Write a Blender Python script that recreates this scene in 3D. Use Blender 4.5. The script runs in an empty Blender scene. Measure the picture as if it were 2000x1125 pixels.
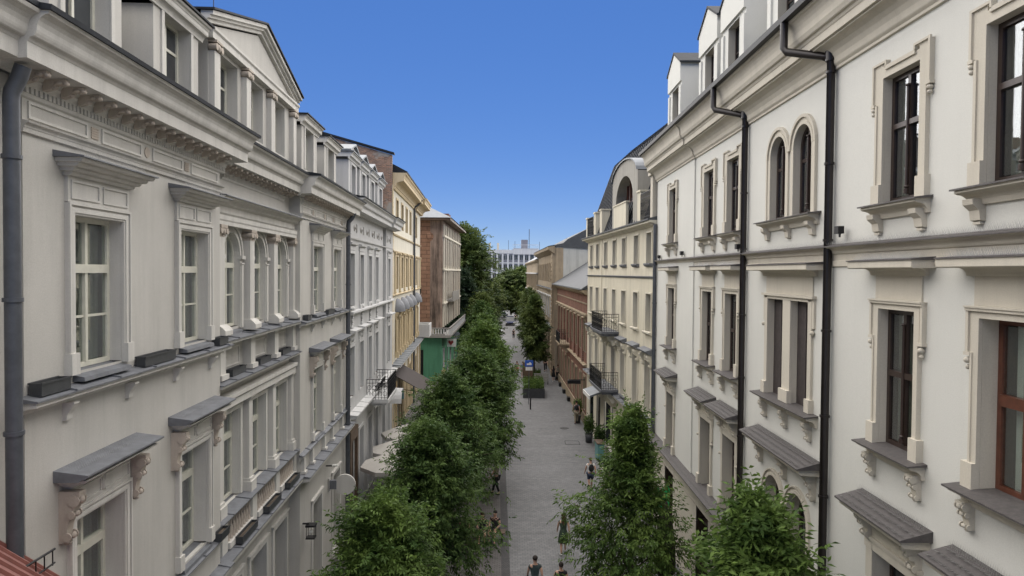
import bpy, bmesh, math, random
import numpy as np
from mathutils import Vector, Matrix

random.seed(7); RNG = np.random.default_rng(7)
R = math.radians
scene = bpy.context.scene
C = scene.collection

# ------------------------------------------------------------------ camera, sky, sun, exposure
cam_d = bpy.data.cameras.new('camera'); cam = bpy.data.objects.new('camera', cam_d); C.objects.link(cam)
cam_d.sensor_width = 36.0; cam_d.lens = 36.0 * 1333.0 / 2000.0
cam_d.clip_start = 0.1; cam_d.clip_end = 5000
ROLL = 0.008; PITCH = R(-1.31)
fw = Vector((0, math.cos(PITCH), math.sin(PITCH))); ri = Vector((1, 0, 0)); up = ri.cross(fw)
ri2 = ri * math.cos(ROLL) + up * math.sin(ROLL); up2 = up * math.cos(ROLL) - ri * math.sin(ROLL)
m = Matrix((ri2, up2, -fw)).transposed().to_4x4(); m.translation = Vector((0, 0, 11.6))
cam.matrix_world = m
scene.camera = cam

SUN_EL = R(58); SUN_AZ = R(4)          # azimuth clockwise from +Y (down the street)
world = bpy.data.worlds.new('World'); scene.world = world; world.use_nodes = True
wn = world.node_tree; wn.nodes.clear()
sky = wn.nodes.new('ShaderNodeTexSky'); sky.sky_type = 'NISHITA'; sky.sun_disc = False
sky.sun_elevation = SUN_EL; sky.sun_rotation = SUN_AZ; sky.altitude = 200
sky.air_density = 0.6; sky.dust_density = 0.0; sky.ozone_density = 10.0
bg = wn.nodes.new('ShaderNodeBackground'); bg.inputs[1].default_value = 0.12
wo = wn.nodes.new('ShaderNodeOutputWorld')
gm = wn.nodes.new('ShaderNodeGamma'); gm.inputs[1].default_value = 0.4
hs = wn.nodes.new('ShaderNodeHueSaturation'); hs.inputs['Hue'].default_value = 0.522; hs.inputs['Saturation'].default_value = 1.76
wn.links.new(sky.outputs[0], gm.inputs[0]); wn.links.new(gm.outputs[0], hs.inputs['Color']); wn.links.new(hs.outputs[0], bg.inputs[0]); wn.links.new(bg.outputs[0], wo.inputs[0])
sd = bpy.data.lights.new('sun', 'SUN'); sun = bpy.data.objects.new('sun', sd); C.objects.link(sun)
sd.energy = 3.7; sd.angle = R(165); sd.color = (1.0, 0.93, 0.81)
sdir = Vector((math.sin(SUN_AZ) * math.cos(SUN_EL), math.cos(SUN_AZ) * math.cos(SUN_EL), math.sin(SUN_EL)))
sun.rotation_euler = sdir.to_track_quat('Z', 'Y').to_euler()
vs = scene.view_settings
vs.view_transform = 'Standard'; vs.look = 'None'; vs.exposure = 1.5; vs.gamma = 1.0; vs.use_curve_mapping = False

# ------------------------------------------------------------------ materials
def nodes(name):
    mt = bpy.data.materials.new(name); mt.use_nodes = True; nt = mt.node_tree
    return mt, nt, nt.nodes['Principled BSDF']
def setin(b, **k):
    for a, v in k.items():
        b.inputs[a.replace('_', ' ')].default_value = v
def noise(nt, scale, vec, detail=4, rough=0.6, stretch=None):
    n = nt.nodes.new('ShaderNodeTexNoise'); n.inputs['Scale'].default_value = scale
    n.inputs['Detail'].default_value = detail; n.inputs['Roughness'].default_value = rough
    if stretch:
        mp = nt.nodes.new('ShaderNodeMapping'); mp.inputs['Scale'].default_value = stretch
        nt.links.new(vec, mp.inputs[0]); vec = mp.outputs[0]
    nt.links.new(vec, n.inputs['Vector']); return n.outputs[0]
def ramp(nt, fac, stops):
    r = nt.nodes.new('ShaderNodeValToRGB'); e = r.color_ramp.elements
    while len(e) < len(stops): e.new(0.5)
    for i, (p, c) in enumerate(stops):
        e[i].position = p; e[i].color = (c[0], c[1], c[2], 1) if hasattr(c, '__len__') else (c, c, c, 1)
    nt.links.new(fac, r.inputs[0]); return r.outputs[0]
def mul(nt, a, b):
    n = nt.nodes.new('ShaderNodeMix'); n.data_type = 'RGBA'; n.blend_type = 'MULTIPLY'; n.inputs[0].default_value = 1
    nt.links.new(a, n.inputs[6]); nt.links.new(b, n.inputs[7]); return n.outputs[2]
def bump(nt, b, h, strength, dist):
    n = nt.nodes.new('ShaderNodeBump'); n.inputs['Strength'].default_value = strength; n.inputs['Distance'].default_value = dist
    nt.links.new(h, n.inputs['Height']); nt.links.new(n.outputs[0], b.inputs['Normal'])
def pos(nt): return nt.nodes.new('ShaderNodeNewGeometry').outputs['Position']

def plaster(name, col, var=0.10, streak=0.10, rough=0.9, b=0.25, fine=60):
    mt, nt, bs = nodes(name); p = pos(nt)
    lo = tuple(c * (1 - var) for c in col); hi = tuple(min(1, c * (1 + var * .5)) for c in col)
    a = ramp(nt, noise(nt, .55, p, 6, .65), [(.3, lo), (.7, hi)])
    s = ramp(nt, noise(nt, 1.0, p, 5, .7, (2.6, 2.6, .22)), [(.32, 1 - streak * 1.6), (.55, 1.0)])
    f = ramp(nt, noise(nt, fine, p, 3), [(.3, .93), (.7, 1.05)])
    nt.links.new(mul(nt, mul(nt, a, s), f), bs.inputs['Base Color'])
    setin(bs, Roughness=rough); bs.inputs['Specular IOR Level'].default_value = .25
    bump(nt, bs, noise(nt, fine, p, 4), b, .01)
    return mt
def simple(name, col, rough=.6, metal=0.0, var=.12, scale=6, spec=.5, b=.1):
    mt, nt, bs = nodes(name); p = pos(nt)
    a = ramp(nt, noise(nt, scale, p, 5, .65), [(.3, tuple(c * (1 - var) for c in col)), (.7, tuple(min(1, c * (1 + var)) for c in col))])
    nt.links.new(a, bs.inputs['Base Color']); setin(bs, Roughness=rough, Metallic=metal)
    bs.inputs['Specular IOR Level'].default_value = spec
    bump(nt, bs, noise(nt, scale * 6, p, 3), b, .005)
    return mt
def bricks(name, axes, c1, c2, mortar, bw=.26, bh=.075, patch=None, m_=.012, rough=.9, bmp=.6):
    mt, nt, bs = nodes(name); p = pos(nt)
    sx = nt.nodes.new('ShaderNodeSeparateXYZ'); cb = nt.nodes.new('ShaderNodeCombineXYZ')
    nt.links.new(p, sx.inputs[0]); nt.links.new(sx.outputs[axes[0]], cb.inputs[0]); nt.links.new(sx.outputs[axes[1]], cb.inputs[1])
    t = nt.nodes.new('ShaderNodeTexBrick'); nt.links.new(cb.outputs[0], t.inputs['Vector'])
    for k, v in dict(Color1=(*c1, 1), Color2=(*c2, 1), Mortar=(*mortar, 1)).items(): t.inputs[k].default_value = v
    t.inputs['Scale'].default_value = 1; t.inputs['Brick Width'].default_value = bw; t.inputs['Row Height'].default_value = bh
    t.inputs['Mortar Size'].default_value = m_; t.inputs['Mortar Smooth'].default_value = .3
    c = mul(nt, t.outputs[0], ramp(nt, noise(nt, .9, p, 6, .7), [(.3, .72), (.7, 1.15)]))
    c = mul(nt, c, ramp(nt, noise(nt, 9, p, 4, .7), [(.25, .8), (.75, 1.15)]))
    if patch:
        mx = nt.nodes.new('ShaderNodeMix'); mx.data_type = 'RGBA'
        nt.links.new(ramp(nt, noise(nt, .38, p, 5, .6), [(.53, 0.0), (.57, 1.0)]), mx.inputs[0])
        nt.links.new(c, mx.inputs[6]); mx.inputs[7].default_value = (*patch, 1); c = mx.outputs[2]
    nt.links.new(c, bs.inputs['Base Color']); setin(bs, Roughness=rough); bs.inputs['Specular IOR Level'].default_value = .25
    bump(nt, bs, t.outputs[1], -bmp, .01)
    return mt
def glass_clear(name, tint=(.86, .89, .86)):
    mt, nt, bs = nodes(name); nt.nodes.remove(bs)
    tr = nt.nodes.new('ShaderNodeBsdfTransparent'); tr.inputs[0].default_value = (*tint, 1)
    gl = nt.nodes.new('ShaderNodeBsdfGlossy'); gl.inputs[0].default_value = (.95, .97, 1, 1); gl.inputs['Roughness'].default_value = .02
    ge = nt.nodes.new('ShaderNodeNewGeometry'); dt = nt.nodes.new('ShaderNodeVectorMath'); dt.operation = 'DOT_PRODUCT'
    nt.links.new(ge.outputs['Normal'], dt.inputs[0]); nt.links.new(ge.outputs['Incoming'], dt.inputs[1])
    def mth(op, a, b=None):
        q = nt.nodes.new('ShaderNodeMath'); q.operation = op
        for i, v in enumerate((a, b)):
            if v is None: continue
            if isinstance(v, (int, float)): q.inputs[i].default_value = v
            else: nt.links.new(v, q.inputs[i])
        return q.outputs[0]
    fac = mth('ADD', mth('MULTIPLY', mth('POWER', mth('SUBTRACT', 1.0, mth('ABSOLUTE', dt.outputs['Value'])), 4.0), .84), .14)   # thin pane: the same from both sides
    p = pos(nt); bn = nt.nodes.new('ShaderNodeBump'); bn.inputs['Strength'].default_value = .12; bn.inputs['Distance'].default_value = .02
    nt.links.new(noise(nt, 1.6, p, 2), bn.inputs['Height']); nt.links.new(bn.outputs[0], gl.inputs['Normal'])
    mx = nt.nodes.new('ShaderNodeMixShader'); nt.links.new(fac, mx.inputs[0])
    nt.links.new(tr.outputs[0], mx.inputs[1]); nt.links.new(gl.outputs[0], mx.inputs[2])
    nt.links.new(mx.outputs[0], nt.nodes['Material Output'].inputs[0]); return mt
def glass_dark(name, col=(.03, .035, .035)):
    mt, nt, bs = nodes(name); p = pos(nt)
    c = ramp(nt, noise(nt, .9, p, 2), [(.35, tuple(x * .5 for x in col)), (.7, tuple(x * 1.6 for x in col))])
    nt.links.new(c, bs.inputs['Base Color']); setin(bs, Roughness=.04, IOR=1.6)
    bump(nt, bs, noise(nt, 1.6, p, 2), .12, .02); return mt
def leafmat(name, dark, light, scale=1.3):
    mt, nt, bs = nodes(name); p = pos(nt)
    a = ramp(nt, noise(nt, scale, p, 3, .6), [(.34, dark), (.66, light)])
    f = ramp(nt, noise(nt, 9, p, 2), [(.3, .62), (.72, 1.35)])
    c = mul(nt, a, f); nt.links.new(c, bs.inputs['Base Color']); setin(bs, Roughness=.6); bs.inputs['Specular IOR Level'].default_value = .2
    tl = nt.nodes.new('ShaderNodeBsdfTranslucent'); nt.links.new(c, tl.inputs[0])
    mx = nt.nodes.new('ShaderNodeMixShader'); mx.inputs[0].default_value = .3
    nt.links.new(bs.outputs[0], mx.inputs[1]); nt.links.new(tl.outputs[0], mx.inputs[2])
    nt.links.new(mx.outputs[0], nt.nodes['Material Output'].inputs[0]); return mt

M = {}
M['wallA'] = plaster('grey_plaster', (.474, .46, .424), .09, .06)
M['trimA'] = plaster('pale_grey_trim', (.56, .545, .505), .07, .10)
M['ornA'] = plaster('carved_stone', (.46, .405, .345), .15, .12)
M['capA'] = simple('zinc_ledge', (.135, .142, .155), .6, .1, .22, 5)
M['wallB'] = plaster('light_grey_plaster', (.46, .46, .455), .06, .08)
M['trimB'] = plaster('light_grey_trim', (.54, .54, .53), .06, .08)
M['wallC'] = plaster('ivory_plaster', (.615, .61, .562), .035, .015)
M['trimC'] = plaster('beige_trim', (.555, .515, .43), .06, .06)
M['wallD'] = plaster('cream_plaster', (.62, .575, .455), .07, .10)
M['trimD'] = plaster('cream_trim', (.66, .62, .51), .08, .12)
M['wallE'] = plaster('yellow_plaster', (.60, .57, .48), .06, .08)
M['trimE'] = plaster('ochre_trim', (.56, .46, .30), .1, .1)
M['wallF'] = bricks('terracotta_blocks', (0, 2), (.27, .155, .10), (.33, .195, .13), (.12, .07, .05), 1.2, .42, None, .03)
M['wallF2'] = plaster('weathered_pinkish_plaster', (.30, .225, .18), .4, .5)
M['glassR'] = simple('dull_dark_pane', (.02, .022, .024), .35, 0, .3, 2, .3)
M['green'] = plaster('green_shopfront_paint', (.09, .25, .15), .12, .15)
M['brickR'] = bricks('red_brown_brick', (1, 2), (.165, .065, .045), (.23, .095, .062), (.2, .15, .12))
M['brickG'] = bricks('rough_gable_brick', (0, 2), (.34, .18, .11), (.15, .085, .065), (.30, .26, .22), .26, .075, (.30, .28, .25), .014)
M['wallH'] = plaster('ochre_brown_stone', (.36, .29, .20), .2, .25)
M['gableD'] = plaster('grey_beige_render', (.34, .325, .285), .08, .12)
M['gableH'] = plaster('pale_gable_render', (.50, .50, .46), .08, .15)
M['wallI'] = plaster('white_panel', (.62, .63, .64), .08, .1)
M['spandI'] = simple('grey_violet_panel', (.20, .20, .23), .5)
M['roof'] = simple('dark_roof_metal', (.018, .021, .026), .7, .0, .3, 3, .2)
M['roofL'] = simple('light_zinc_roof', (.16, .175, .19), .55, 0, .15, 2)
M['roofM'] = simple('mid_grey_roofing', (.06, .065, .07), .7, 0, .2, 2)
M['slate'] = simple('slate_sill', (.075, .068, .066), .6, 0, .3, 14)
M['frameL'] = simple('cream_window_paint', (.55, .54, .46), .45, 0, .08, 8)
M['frameD'] = simple('dark_brown_window_paint', (.035, .022, .017), .35, 0, .2, 8)
M['frameR'] = simple('mahogany_window_paint', (.10, .035, .02), .35, 0, .25, 8)
M['frameG'] = simple('weathered_window_paint', (.25, .24, .22), .5, 0, .15, 8)
M['pipeD'] = simple('black_brown_pipe', (.018, .014, .013), .35, .2, .2, 5)
M['pipeG'] = simple('grey_pipe', (.085, .092, .105), .45, .3, .2, 5)
M['iron'] = simple('wrought_iron', (.012, .012, .013), .5, .4, .2, 10)
M['glass'] = glass_clear('window_glass')
M['glassD'] = glass_dark('dark_window_glass')
M['glassF'] = glass_dark('far_window_glass', (.05, .055, .06))
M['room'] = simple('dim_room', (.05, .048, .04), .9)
M['curtain'] = simple('net_curtain', (.15, .158, .135), .9, 0, .1, 20)
M['blind'] = simple('white_blind', (.55, .58, .56), .8, 0, .05, 6)
M['shutter'] = simple('dark_window_board', (.05, .04, .038), .6, 0, .3, 7)
M['box'] = simple('anthracite_plastic', (.04, .043, .046), .45, 0, .2, 8)
M['wire'] = simple('steel_wire', (.30, .30, .29), .4, .6, .1, 8)
M['leafA'] = leafmat('street_tree_leaves', (.036, .074, .022), (.110, .172, .044))
M['leafB'] = leafmat('fresh_tree_leaves', (.046, .092, .022), (.135, .205, .046))
M['leafC'] = leafmat('far_tree_leaves', (.036, .066, .020), (.110, .145, .036), .35)
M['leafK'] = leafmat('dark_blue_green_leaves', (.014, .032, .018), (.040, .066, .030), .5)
M['bark'] = plaster('grey_brown_bark', (.10, .08, .06), .25, .3, .95, .6, 30)
M['skin'] = simple('skin', (.50, .30, .21), .5, 0, .05, 10)
M['white'] = simple('white_cloth', (.68, .67, .64), .8)
M['canvas'] = simple('ecru_canvas', (.42, .40, .365), .85, 0, .05, 3)
M['canvasD'] = simple('dark_brown_canvas', (.045, .035, .032), .85, 0, .15, 5)
M['rust'] = simple('rust_red_roof_metal', (.22, .085, .07), .5, .1, .2, 4)
M['wood'] = simple('brown_wood', (.10, .065, .04), .6, 0, .3, 6)
M['teal'] = simple('teal_paint', (.10, .24, .24), .5)
M['blue'] = simple('blue_sign_face', (.02, .09, .42), .4)
M['orange'] = simple('orange_canvas', (.75, .16, .07), .8)
M['brightgreen'] = simple('bright_green_cloth', (.02, .45, .13), .8)
M['yellow'] = simple('yellow_plastic', (.75, .50, .02), .6)
M['carblue'] = simple('dark_blue_car_paint', (.02, .03, .09), .25, .3, .1, 3)
M['carwhite'] = simple('silver_white_car_paint', (.5, .52, .55), .25, .2, .05, 3)
M['rubber'] = simple('tyre_rubber', (.02, .02, .02), .9)
M['lampglass'] = simple('frosted_lamp_glass', (.75, .75, .7), .3)
def cloth(name, col): M[name] = simple(name, col, .85, 0, .15, 14)
for n_, c_ in dict(black_cloth=(.012, .012, .014), navy_cloth=(.02, .03, .06), grey_cloth=(.13, .14, .16), blue_cloth=(.14, .20, .33), khaki_cloth=(.25, .22, .16),
                   green_cloth=(.03, .05, .03), denim_cloth=(.04, .06, .11), brown_hair=(.07, .035, .018), dark_hair=(.018, .012, .009), print_cloth=(.03, .045, .045), red_cloth=(.3, .05, .05)).items(): cloth(n_, c_)

# paving
def paving(name, c1, c2, mortar, bw, bh, rot=0, bands=None):
    mt, nt, bs = nodes(name); p = pos(nt)
    mp = nt.nodes.new('ShaderNodeMapping'); mp.inputs['Rotation'].default_value = (0, 0, rot); nt.links.new(p, mp.inputs[0])
    t = nt.nodes.new('ShaderNodeTexBrick'); nt.links.new(mp.outputs[0], t.inputs['Vector'])
    for k, v in dict(Color1=(*c1, 1), Color2=(*c2, 1), Mortar=(*mortar, 1)).items(): t.inputs[k].default_value = v
    t.inputs['Scale'].default_value = 1; t.inputs['Brick Width'].default_value = bw; t.inputs['Row Height'].default_value = bh
    t.inputs['Mortar Size'].default_value = .012; t.inputs['Mortar Smooth'].default_value = .4; t.inputs['Bias'].default_value = -.1
    c = mul(nt, t.outputs[0], ramp(nt, noise(nt, .35, p, 7, .7), [(.3, .80), (.7, 1.12)]))
    c = mul(nt, c, ramp(nt, noise(nt, 3.2, p, 5, .75), [(.25, .78), (.6, 1.06)]))
    c = mul(nt, c, ramp(nt, noise(nt, 1.0, p, 3, .7, (.25, 2.4, 1)), [(.3, .86), (.6, 1.04)]))
    c = mul(nt, c, ramp(nt, noise(nt, 7, p, 2, .5), [(.66, 1.0), (.74, .72)]))
    nt.links.new(c, bs.inputs['Base Color']); setin(bs, Roughness=.75)
    bump(nt, bs, t.outputs[1], -.5, .008); return mt
M['pave'] = paving('grey_stone_setts', (.130, .131, .133), (.168, .169, .171), (.088, .088, .09), .21, .16)
M['pave2'] = paving('brownish_sidewalk_setts', (.098, .09, .088), (.128, .12, .116), (.045, .042, .04), .20, .10)
M['strip'] = paving('dark_cobble_strip', (.045, .043, .045), (.07, .067, .067), (.025, .025, .025), .10, .10)
M['asph'] = paving('worn_asphalt', (.10, .10, .10), (.12, .12, .12), (.1, .1, .1), 3, 3)

# ------------------------------------------------------------------ mesh building
class MB:
    """collects geometry in facade coordinates (u along, o outward, h up); stored as (u,-o,h)"""
    def __init__(s): s.v = []; s.f = []; s.sm = []
    def add(s, pts, faces, smooth=False):
        b = len(s.v); s.v += [(p[0], -p[1], p[2]) for p in pts]
        s.f += [tuple(b + i for i in f) for f in faces]; s.sm += [smooth] * len(faces)
    def box(s, u0, u1, o0, o1, h0, h1):
        P = [(u, o, h) for h in (h0, h1) for o in (o0, o1) for u in (u0, u1)]
        s.add(P, [(0, 1, 3, 2), (4, 6, 7, 5), (0, 4, 5, 1), (2, 3, 7, 6), (0, 2, 6, 4), (1, 5, 7, 3)])
        return s
    def prof(s, pts, u0, u1, sm=False):          # (o,h) profile swept along u
        n = len(pts); P = [(u0, o, h) for o, h in pts] + [(u1, o, h) for o, h in pts]
        s.add(P, [(i, (i + 1) % n, n + (i + 1) % n, n + i) for i in range(n)], sm)
        s.add(P, [tuple(range(n - 1, -1, -1)), tuple(range(n, 2 * n))]); return s
    def profo(s, pts, o0, o1, sm=False):         # (u,h) profile swept along o
        n = len(pts); P = [(u, o0, h) for u, h in pts] + [(u, o1, h) for u, h in pts]
        s.add(P, [(i, (i + 1) % n, n + (i + 1) % n, n + i) for i in range(n)], sm)
        s.add(P, [tuple(range(n - 1, -1, -1)), tuple(range(n, 2 * n))]); return s
    def quad(s, *pts): s.add(pts, [tuple(range(len(pts)))]); return s
    def tube(s, pts, r, n=8, cap=True):
        pts = [Vector(p) for p in pts]; rings = []; rr = r if hasattr(r, '__len__') else [r] * len(pts)
        prev = None
        for i, p in enumerate(pts):
            d = (pts[min(i + 1, len(pts) - 1)] - pts[max(i - 1, 0)]).normalized()
            a = prev if prev else (Vector((0, 0, 1)) if abs(d.z) < .9 else Vector((1, 0, 0)))
            x = (a - d * a.dot(d)).normalized(); y = d.cross(x); prev = x
            rings.append([p + (x * math.cos(2 * math.pi * k / n) + y * math.sin(2 * math.pi * k / n)) * rr[i] for k in range(n)])
        P = [tuple(q) for g in rings for q in g]; F = []
        for i in range(len(pts) - 1):
            for k in range(n): F.append((i * n + k, i * n + (k + 1) % n, (i + 1) * n + (k + 1) % n, (i + 1) * n + k))
        s.add(P, F, True)
        if cap: s.add(P, [tuple(range(n)), tuple(range(len(P) - n, len(P)))])
        return s
    def ball(s, c, r, nu=8, nv=5):
        r = r if hasattr(r, '__len__') else (r, r, r); P = []; F = []
        for j in range(nv + 1):
            t = math.pi * j / nv
            for i in range(nu):
                a = 2 * math.pi * i / nu
                P.append((c[0] + r[0] * math.sin(t) * math.cos(a), c[1] + r[1] * math.sin(t) * math.sin(a), c[2] + r[2] * math.cos(t)))
        for j in range(nv):
            for i in range(nu): F.append((j * nu + i, j * nu + (i + 1) % nu, (j + 1) * nu + (i + 1) % nu, (j + 1) * nu + i))
        s.add(P, F, True); return s
    def lathe(s, c, prof, n=10):                 # prof: (r,h)
        P = []; F = []
        for r, h in prof:
            for i in range(n):
                a = 2 * math.pi * i / n; P.append((c[0] + r * math.cos(a), c[1] + r * math.sin(a), c[2] + h))
        for j in range(len(prof) - 1):
            for i in range(n): F.append((j * n + i, j * n + (i + 1) % n, (j + 1) * n + (i + 1) % n, (j + 1) * n + i))
        s.add(P, F, True); return s
    def arcband(s, uc, hc, r0, r1, o0, o1, n=14, a0=0, a1=math.pi):
        for k in range(n):
            t0 = a0 + (a1 - a0) * k / n; t1 = a0 + (a1 - a0) * (k + 1) / n
            q = [(uc + r * math.cos(t), hc + r * math.sin(t)) for r, t in ((r0, t0), (r1, t0), (r1, t1), (r0, t1))]
            P = [(u, o0, h) for u, h in q] + [(u, o1, h) for u, h in q]
            s.add(P, [(0, 1, 2, 3), (4, 7, 6, 5), (0, 4, 5, 1), (2, 6, 7, 3), (1, 5, 6, 2), (0, 3, 7, 4)])
        return s
    def wall(s, u0, u1, h0, h1, o, holes=()):
        us = sorted({u0, u1} | {x for k in holes for x in (k[0], k[1]) if u0 < x < u1})
        hs = sorted({h0, h1} | {x for k in holes for x in (k[2], k[3]) if h0 < x < h1})
        for a, b in zip(us, us[1:]):
            for c, d in zip(hs, hs[1:]):
                mu, mh = (a + b) / 2, (c + d) / 2
                if any(k[0] < mu < k[1] and k[2] < mh < k[3] for k in holes): continue
                s.quad((a, o, c), (b, o, c), (b, o, d), (a, o, d))
        for k in holes:
            if len(k) > 4 and k[4]:
                uc = (k[0] + k[1]) / 2; r = (k[1] - k[0]) / 2; hc = k[3] - r; n = 8
                for sg in (-1, 1):
                    arc = [(uc + sg * r * math.cos(math.pi / 2 * i / n), o, hc + r * math.sin(math.pi / 2 * i / n)) for i in range(n + 1)]
                    cor = (uc + sg * r, o, k[3])
                    for i in range(n): s.quad(cor, arc[i], arc[i + 1])
        return s
    def mesh(s, name, mat, mat2=None):
        me = bpy.data.meshes.new(name); me.from_pydata(s.v, [], s.f)
        me.polygons.foreach_set('use_smooth', s.sm)
        bm = bmesh.new(); bm.from_mesh(me); bmesh.ops.recalc_face_normals(bm, faces=bm.faces); bm.to_mesh(me); bm.free()
        me.materials.append(M[mat] if isinstance(mat, str) else mat); me.update(); return me
def O(name, me, parent=None, loc=(0, 0, 0), rot=None, kind=None, label=None, cat=None, group=None):
    """link a mesh (or MB,mat tuple) as ONE object; loc in facade coordinates (u,o,h)"""
    if isinstance(me, tuple): me = me[0].mesh(name, me[1])
    o = bpy.data.objects.new(name, me); C.objects.link(o)
    o.location = (loc[0], -loc[1], loc[2])
    if rot: o.rotation_euler = rot
    if parent: o.parent = parent
    if kind: o['kind'] = kind
    if label: o['label'] = label
    if cat: o['category'] = cat
    if group: o['group'] = group
    return o
def thing(name, label, cat, loc=(0, 0, 0), rz=0, group=None):
    o = bpy.data.objects.new(name, None); C.objects.link(o); o.location = loc; o.rotation_euler = (0, 0, rz)
    o.empty_display_size = .3; o['label'] = label; o['category'] = cat
    if group: o['group'] = group
    return o
class Fac:
    def __init__(s, name, label, p0, p1, cat='building'):
        s.p0 = Vector(p0); d = Vector(p1) - s.p0; s.L = d.length; s.d = d / s.L; s.n = Vector((s.d.y, -s.d.x)); s.rz = math.atan2(s.d.y, s.d.x)
        s.root = thing(name, label, cat, (s.p0.x, s.p0.y, 0), s.rz) if name else None
    def W(s, u, o, h): q = s.p0 + s.d * u + s.n * o; return (q.x, q.y, h)

class Kit:
    """a part with sub-parts whose meshes are shared between all copies"""
    def __init__(s, name, me): s.name = name; s.me = me; s.subs = []
    def sub(s, name, me, loc=(0, 0, 0)):
        if isinstance(me, tuple): me = me[0].mesh(name, me[1])
        s.subs.append((name, me, loc)); return s
    def place(s, parent, u, o, h):
        a = O(s.name, s.me, parent, (u, o, h))
        for n, me, l in s.subs: O(n, me, a, l, kind='stuff' if n == 'bird_spikes' else None)
        return a

# frames: origin = bottom centre of the opening on the wall plane
def win_frame(w, h, depth, rows, cols=2, bar=.055, outer=.07, arch=False, thick=.07, rowbars=None, mcol=None):
    b = MB(); o0, o1 = -depth, -depth + thick; hw = w / 2; r = hw if arch else 0; top = h - r
    b.box(-hw, -hw + outer, o0, o1, 0, top); b.box(hw - outer, hw, o0, o1, 0, top)
    b.box(-hw + outer, hw - outer, o0, o1, 0, outer)
    if arch: b.arcband(0, top, hw - outer, hw, o0, o1, 14)
    else: b.box(-hw + outer, hw - outer, o0, o1, h - outer, h)
    edges = [outer] + [x * h for x in rows] + [h - outer]
    for i, x in enumerate(rows):
        t = (rowbars[i] if rowbars else bar)
        b.box(-hw + outer, hw - outer, o0 + .005, o1 + (.03 if t > .08 else -.012), x * h - t / 2, x * h + t / 2)
    for c in range(1, cols):
        x = -hw + w * c / cols; b.box(x - bar * .6, x + bar * .6, o0 + .008, o1 + .012, outer, h - outer)
    return b, edges
def add_panes(k, w, h, depth, rows, cols, mat, outer=.07, arch=False, bar=.055):
    hw = w / 2; ed = [outer] + [x * h for x in rows] + [h - outer]
    for i in range(len(ed) - 1):
        for c in range(cols):
            a = -hw + w * c / cols + (outer if c == 0 else bar * .5); e = -hw + w * (c + 1) / cols - (outer if c == cols - 1 else bar * .5)
            b = MB(); lo, hi = ed[i] + .02, ed[i + 1] - .02
            if arch and i == len(ed) - 2:
                r = hw - outer * .7; hc = h - hw; n = 8
                us = [a + (e - a) * q / n for q in range(n + 1)]
                tp = [(u, hc + math.sqrt(max(0, r * r - u * u))) for u in us]
                b.profo([(a, lo), (e, lo)] + tp[::-1], -depth + .03, -depth + .036)
            else: b.box(a, e, -depth + .03, -depth + .036, lo, hi)
            k.sub('pane', (b, mat))
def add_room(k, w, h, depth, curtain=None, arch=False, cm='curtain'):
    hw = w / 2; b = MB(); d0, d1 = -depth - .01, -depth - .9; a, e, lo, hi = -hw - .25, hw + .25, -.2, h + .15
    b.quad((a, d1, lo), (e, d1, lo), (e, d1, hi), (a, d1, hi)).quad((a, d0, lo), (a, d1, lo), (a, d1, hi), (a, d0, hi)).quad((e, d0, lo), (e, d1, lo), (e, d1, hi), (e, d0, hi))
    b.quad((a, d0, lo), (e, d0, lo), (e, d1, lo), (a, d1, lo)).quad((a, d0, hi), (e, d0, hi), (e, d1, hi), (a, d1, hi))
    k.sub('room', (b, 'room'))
    if curtain:
        for a, e, lo, hi in curtain:
            c = MB(); n = max(6, int((e - a) / .035)); P = []
            for i in range(n + 1):
                u = a + (e - a) * i / n; o = -depth - .12 + .028 * math.sin(i * 1.9) + .012 * math.sin(i * .7)
                P += [(u, o, lo), (u, o + .01, hi)]
            c.add(P, [(2 * i, 2 * i + 2, 2 * i + 3, 2 * i + 1) for i in range(n)], True)
            k.sub('curtain', (c, cm))
def jambs(b, w, h, depth, arch=False, t=.03):
    """reveal lining around an opening (inner faces)"""
    hw = w / 2; top = h - hw if arch else h
    for sg in (-1, 1): b.box(min(sg * hw, sg * (hw + t)), max(sg * hw, sg * (hw + t)), -depth - .05, -.004, 0, top)
    if arch: b.arcband(0, top, hw, hw + t, -depth - .05, -.004, 14)
    else: b.box(-hw - t, hw + t, -depth - .05, -.004, h, h + t)
    b.box(-hw, hw, -depth - .05, -.004, -.06, -.03)
    return b
def cyma(o0, o1, h0, h1, n=5):
    """moulding curve from (o0,h0) to (o1,h1)"""
    return [(o0 + (o1 - o0) * t, h0 + (h1 - h0) * (t + .18 * math.sin(2 * math.pi * t))) for t in [i / n for i in range(n + 1)]]
def cove(o0, o1, h0, h1, n=5):
    return [(o0 + (o1 - o0) * (1 - math.cos(t)), h0 + (h1 - h0) * math.sin(t)) for t in [math.pi / 2 * i / n for i in range(n + 1)]]
def scroll(du, dep, hh, fancy=True):
    """carved console: side profile in (o,h), top at h=0, back on the wall"""
    pts = [(0, 0), (dep, 0), (dep, -.10 * hh)]
    for i in range(9):
        t = i / 8; pts.append((dep * (.95 - .62 * t ** .7) + .05 * dep * math.sin(t * 7), -hh * (.12 + .80 * t)))
    pts += [(dep * .32, -hh * .97), (0, -hh)]
    b = MB(); b.prof(pts, -du / 2, du / 2)
    if fancy:
        for t, r in ((.14, .30), (.42, .2), (.84, .22)):
            rr = dep * r; o = dep * (.80 - .45 * t)
            for sg in (-1, 1): b.tube([(sg * du / 2, o, -hh * t - rr * .3), (sg * (du / 2 + .018), o, -hh * t - rr * .3)], rr, 9)
            b.ball((0, o + rr * .7, -hh * t - rr * .2), (du * .33, rr * .55, rr * .8), 7, 4)
        b.ball((0, dep * .28, -hh * 1.0), (du * .3, dep * .22, .03), 6, 4)
    return b
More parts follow.
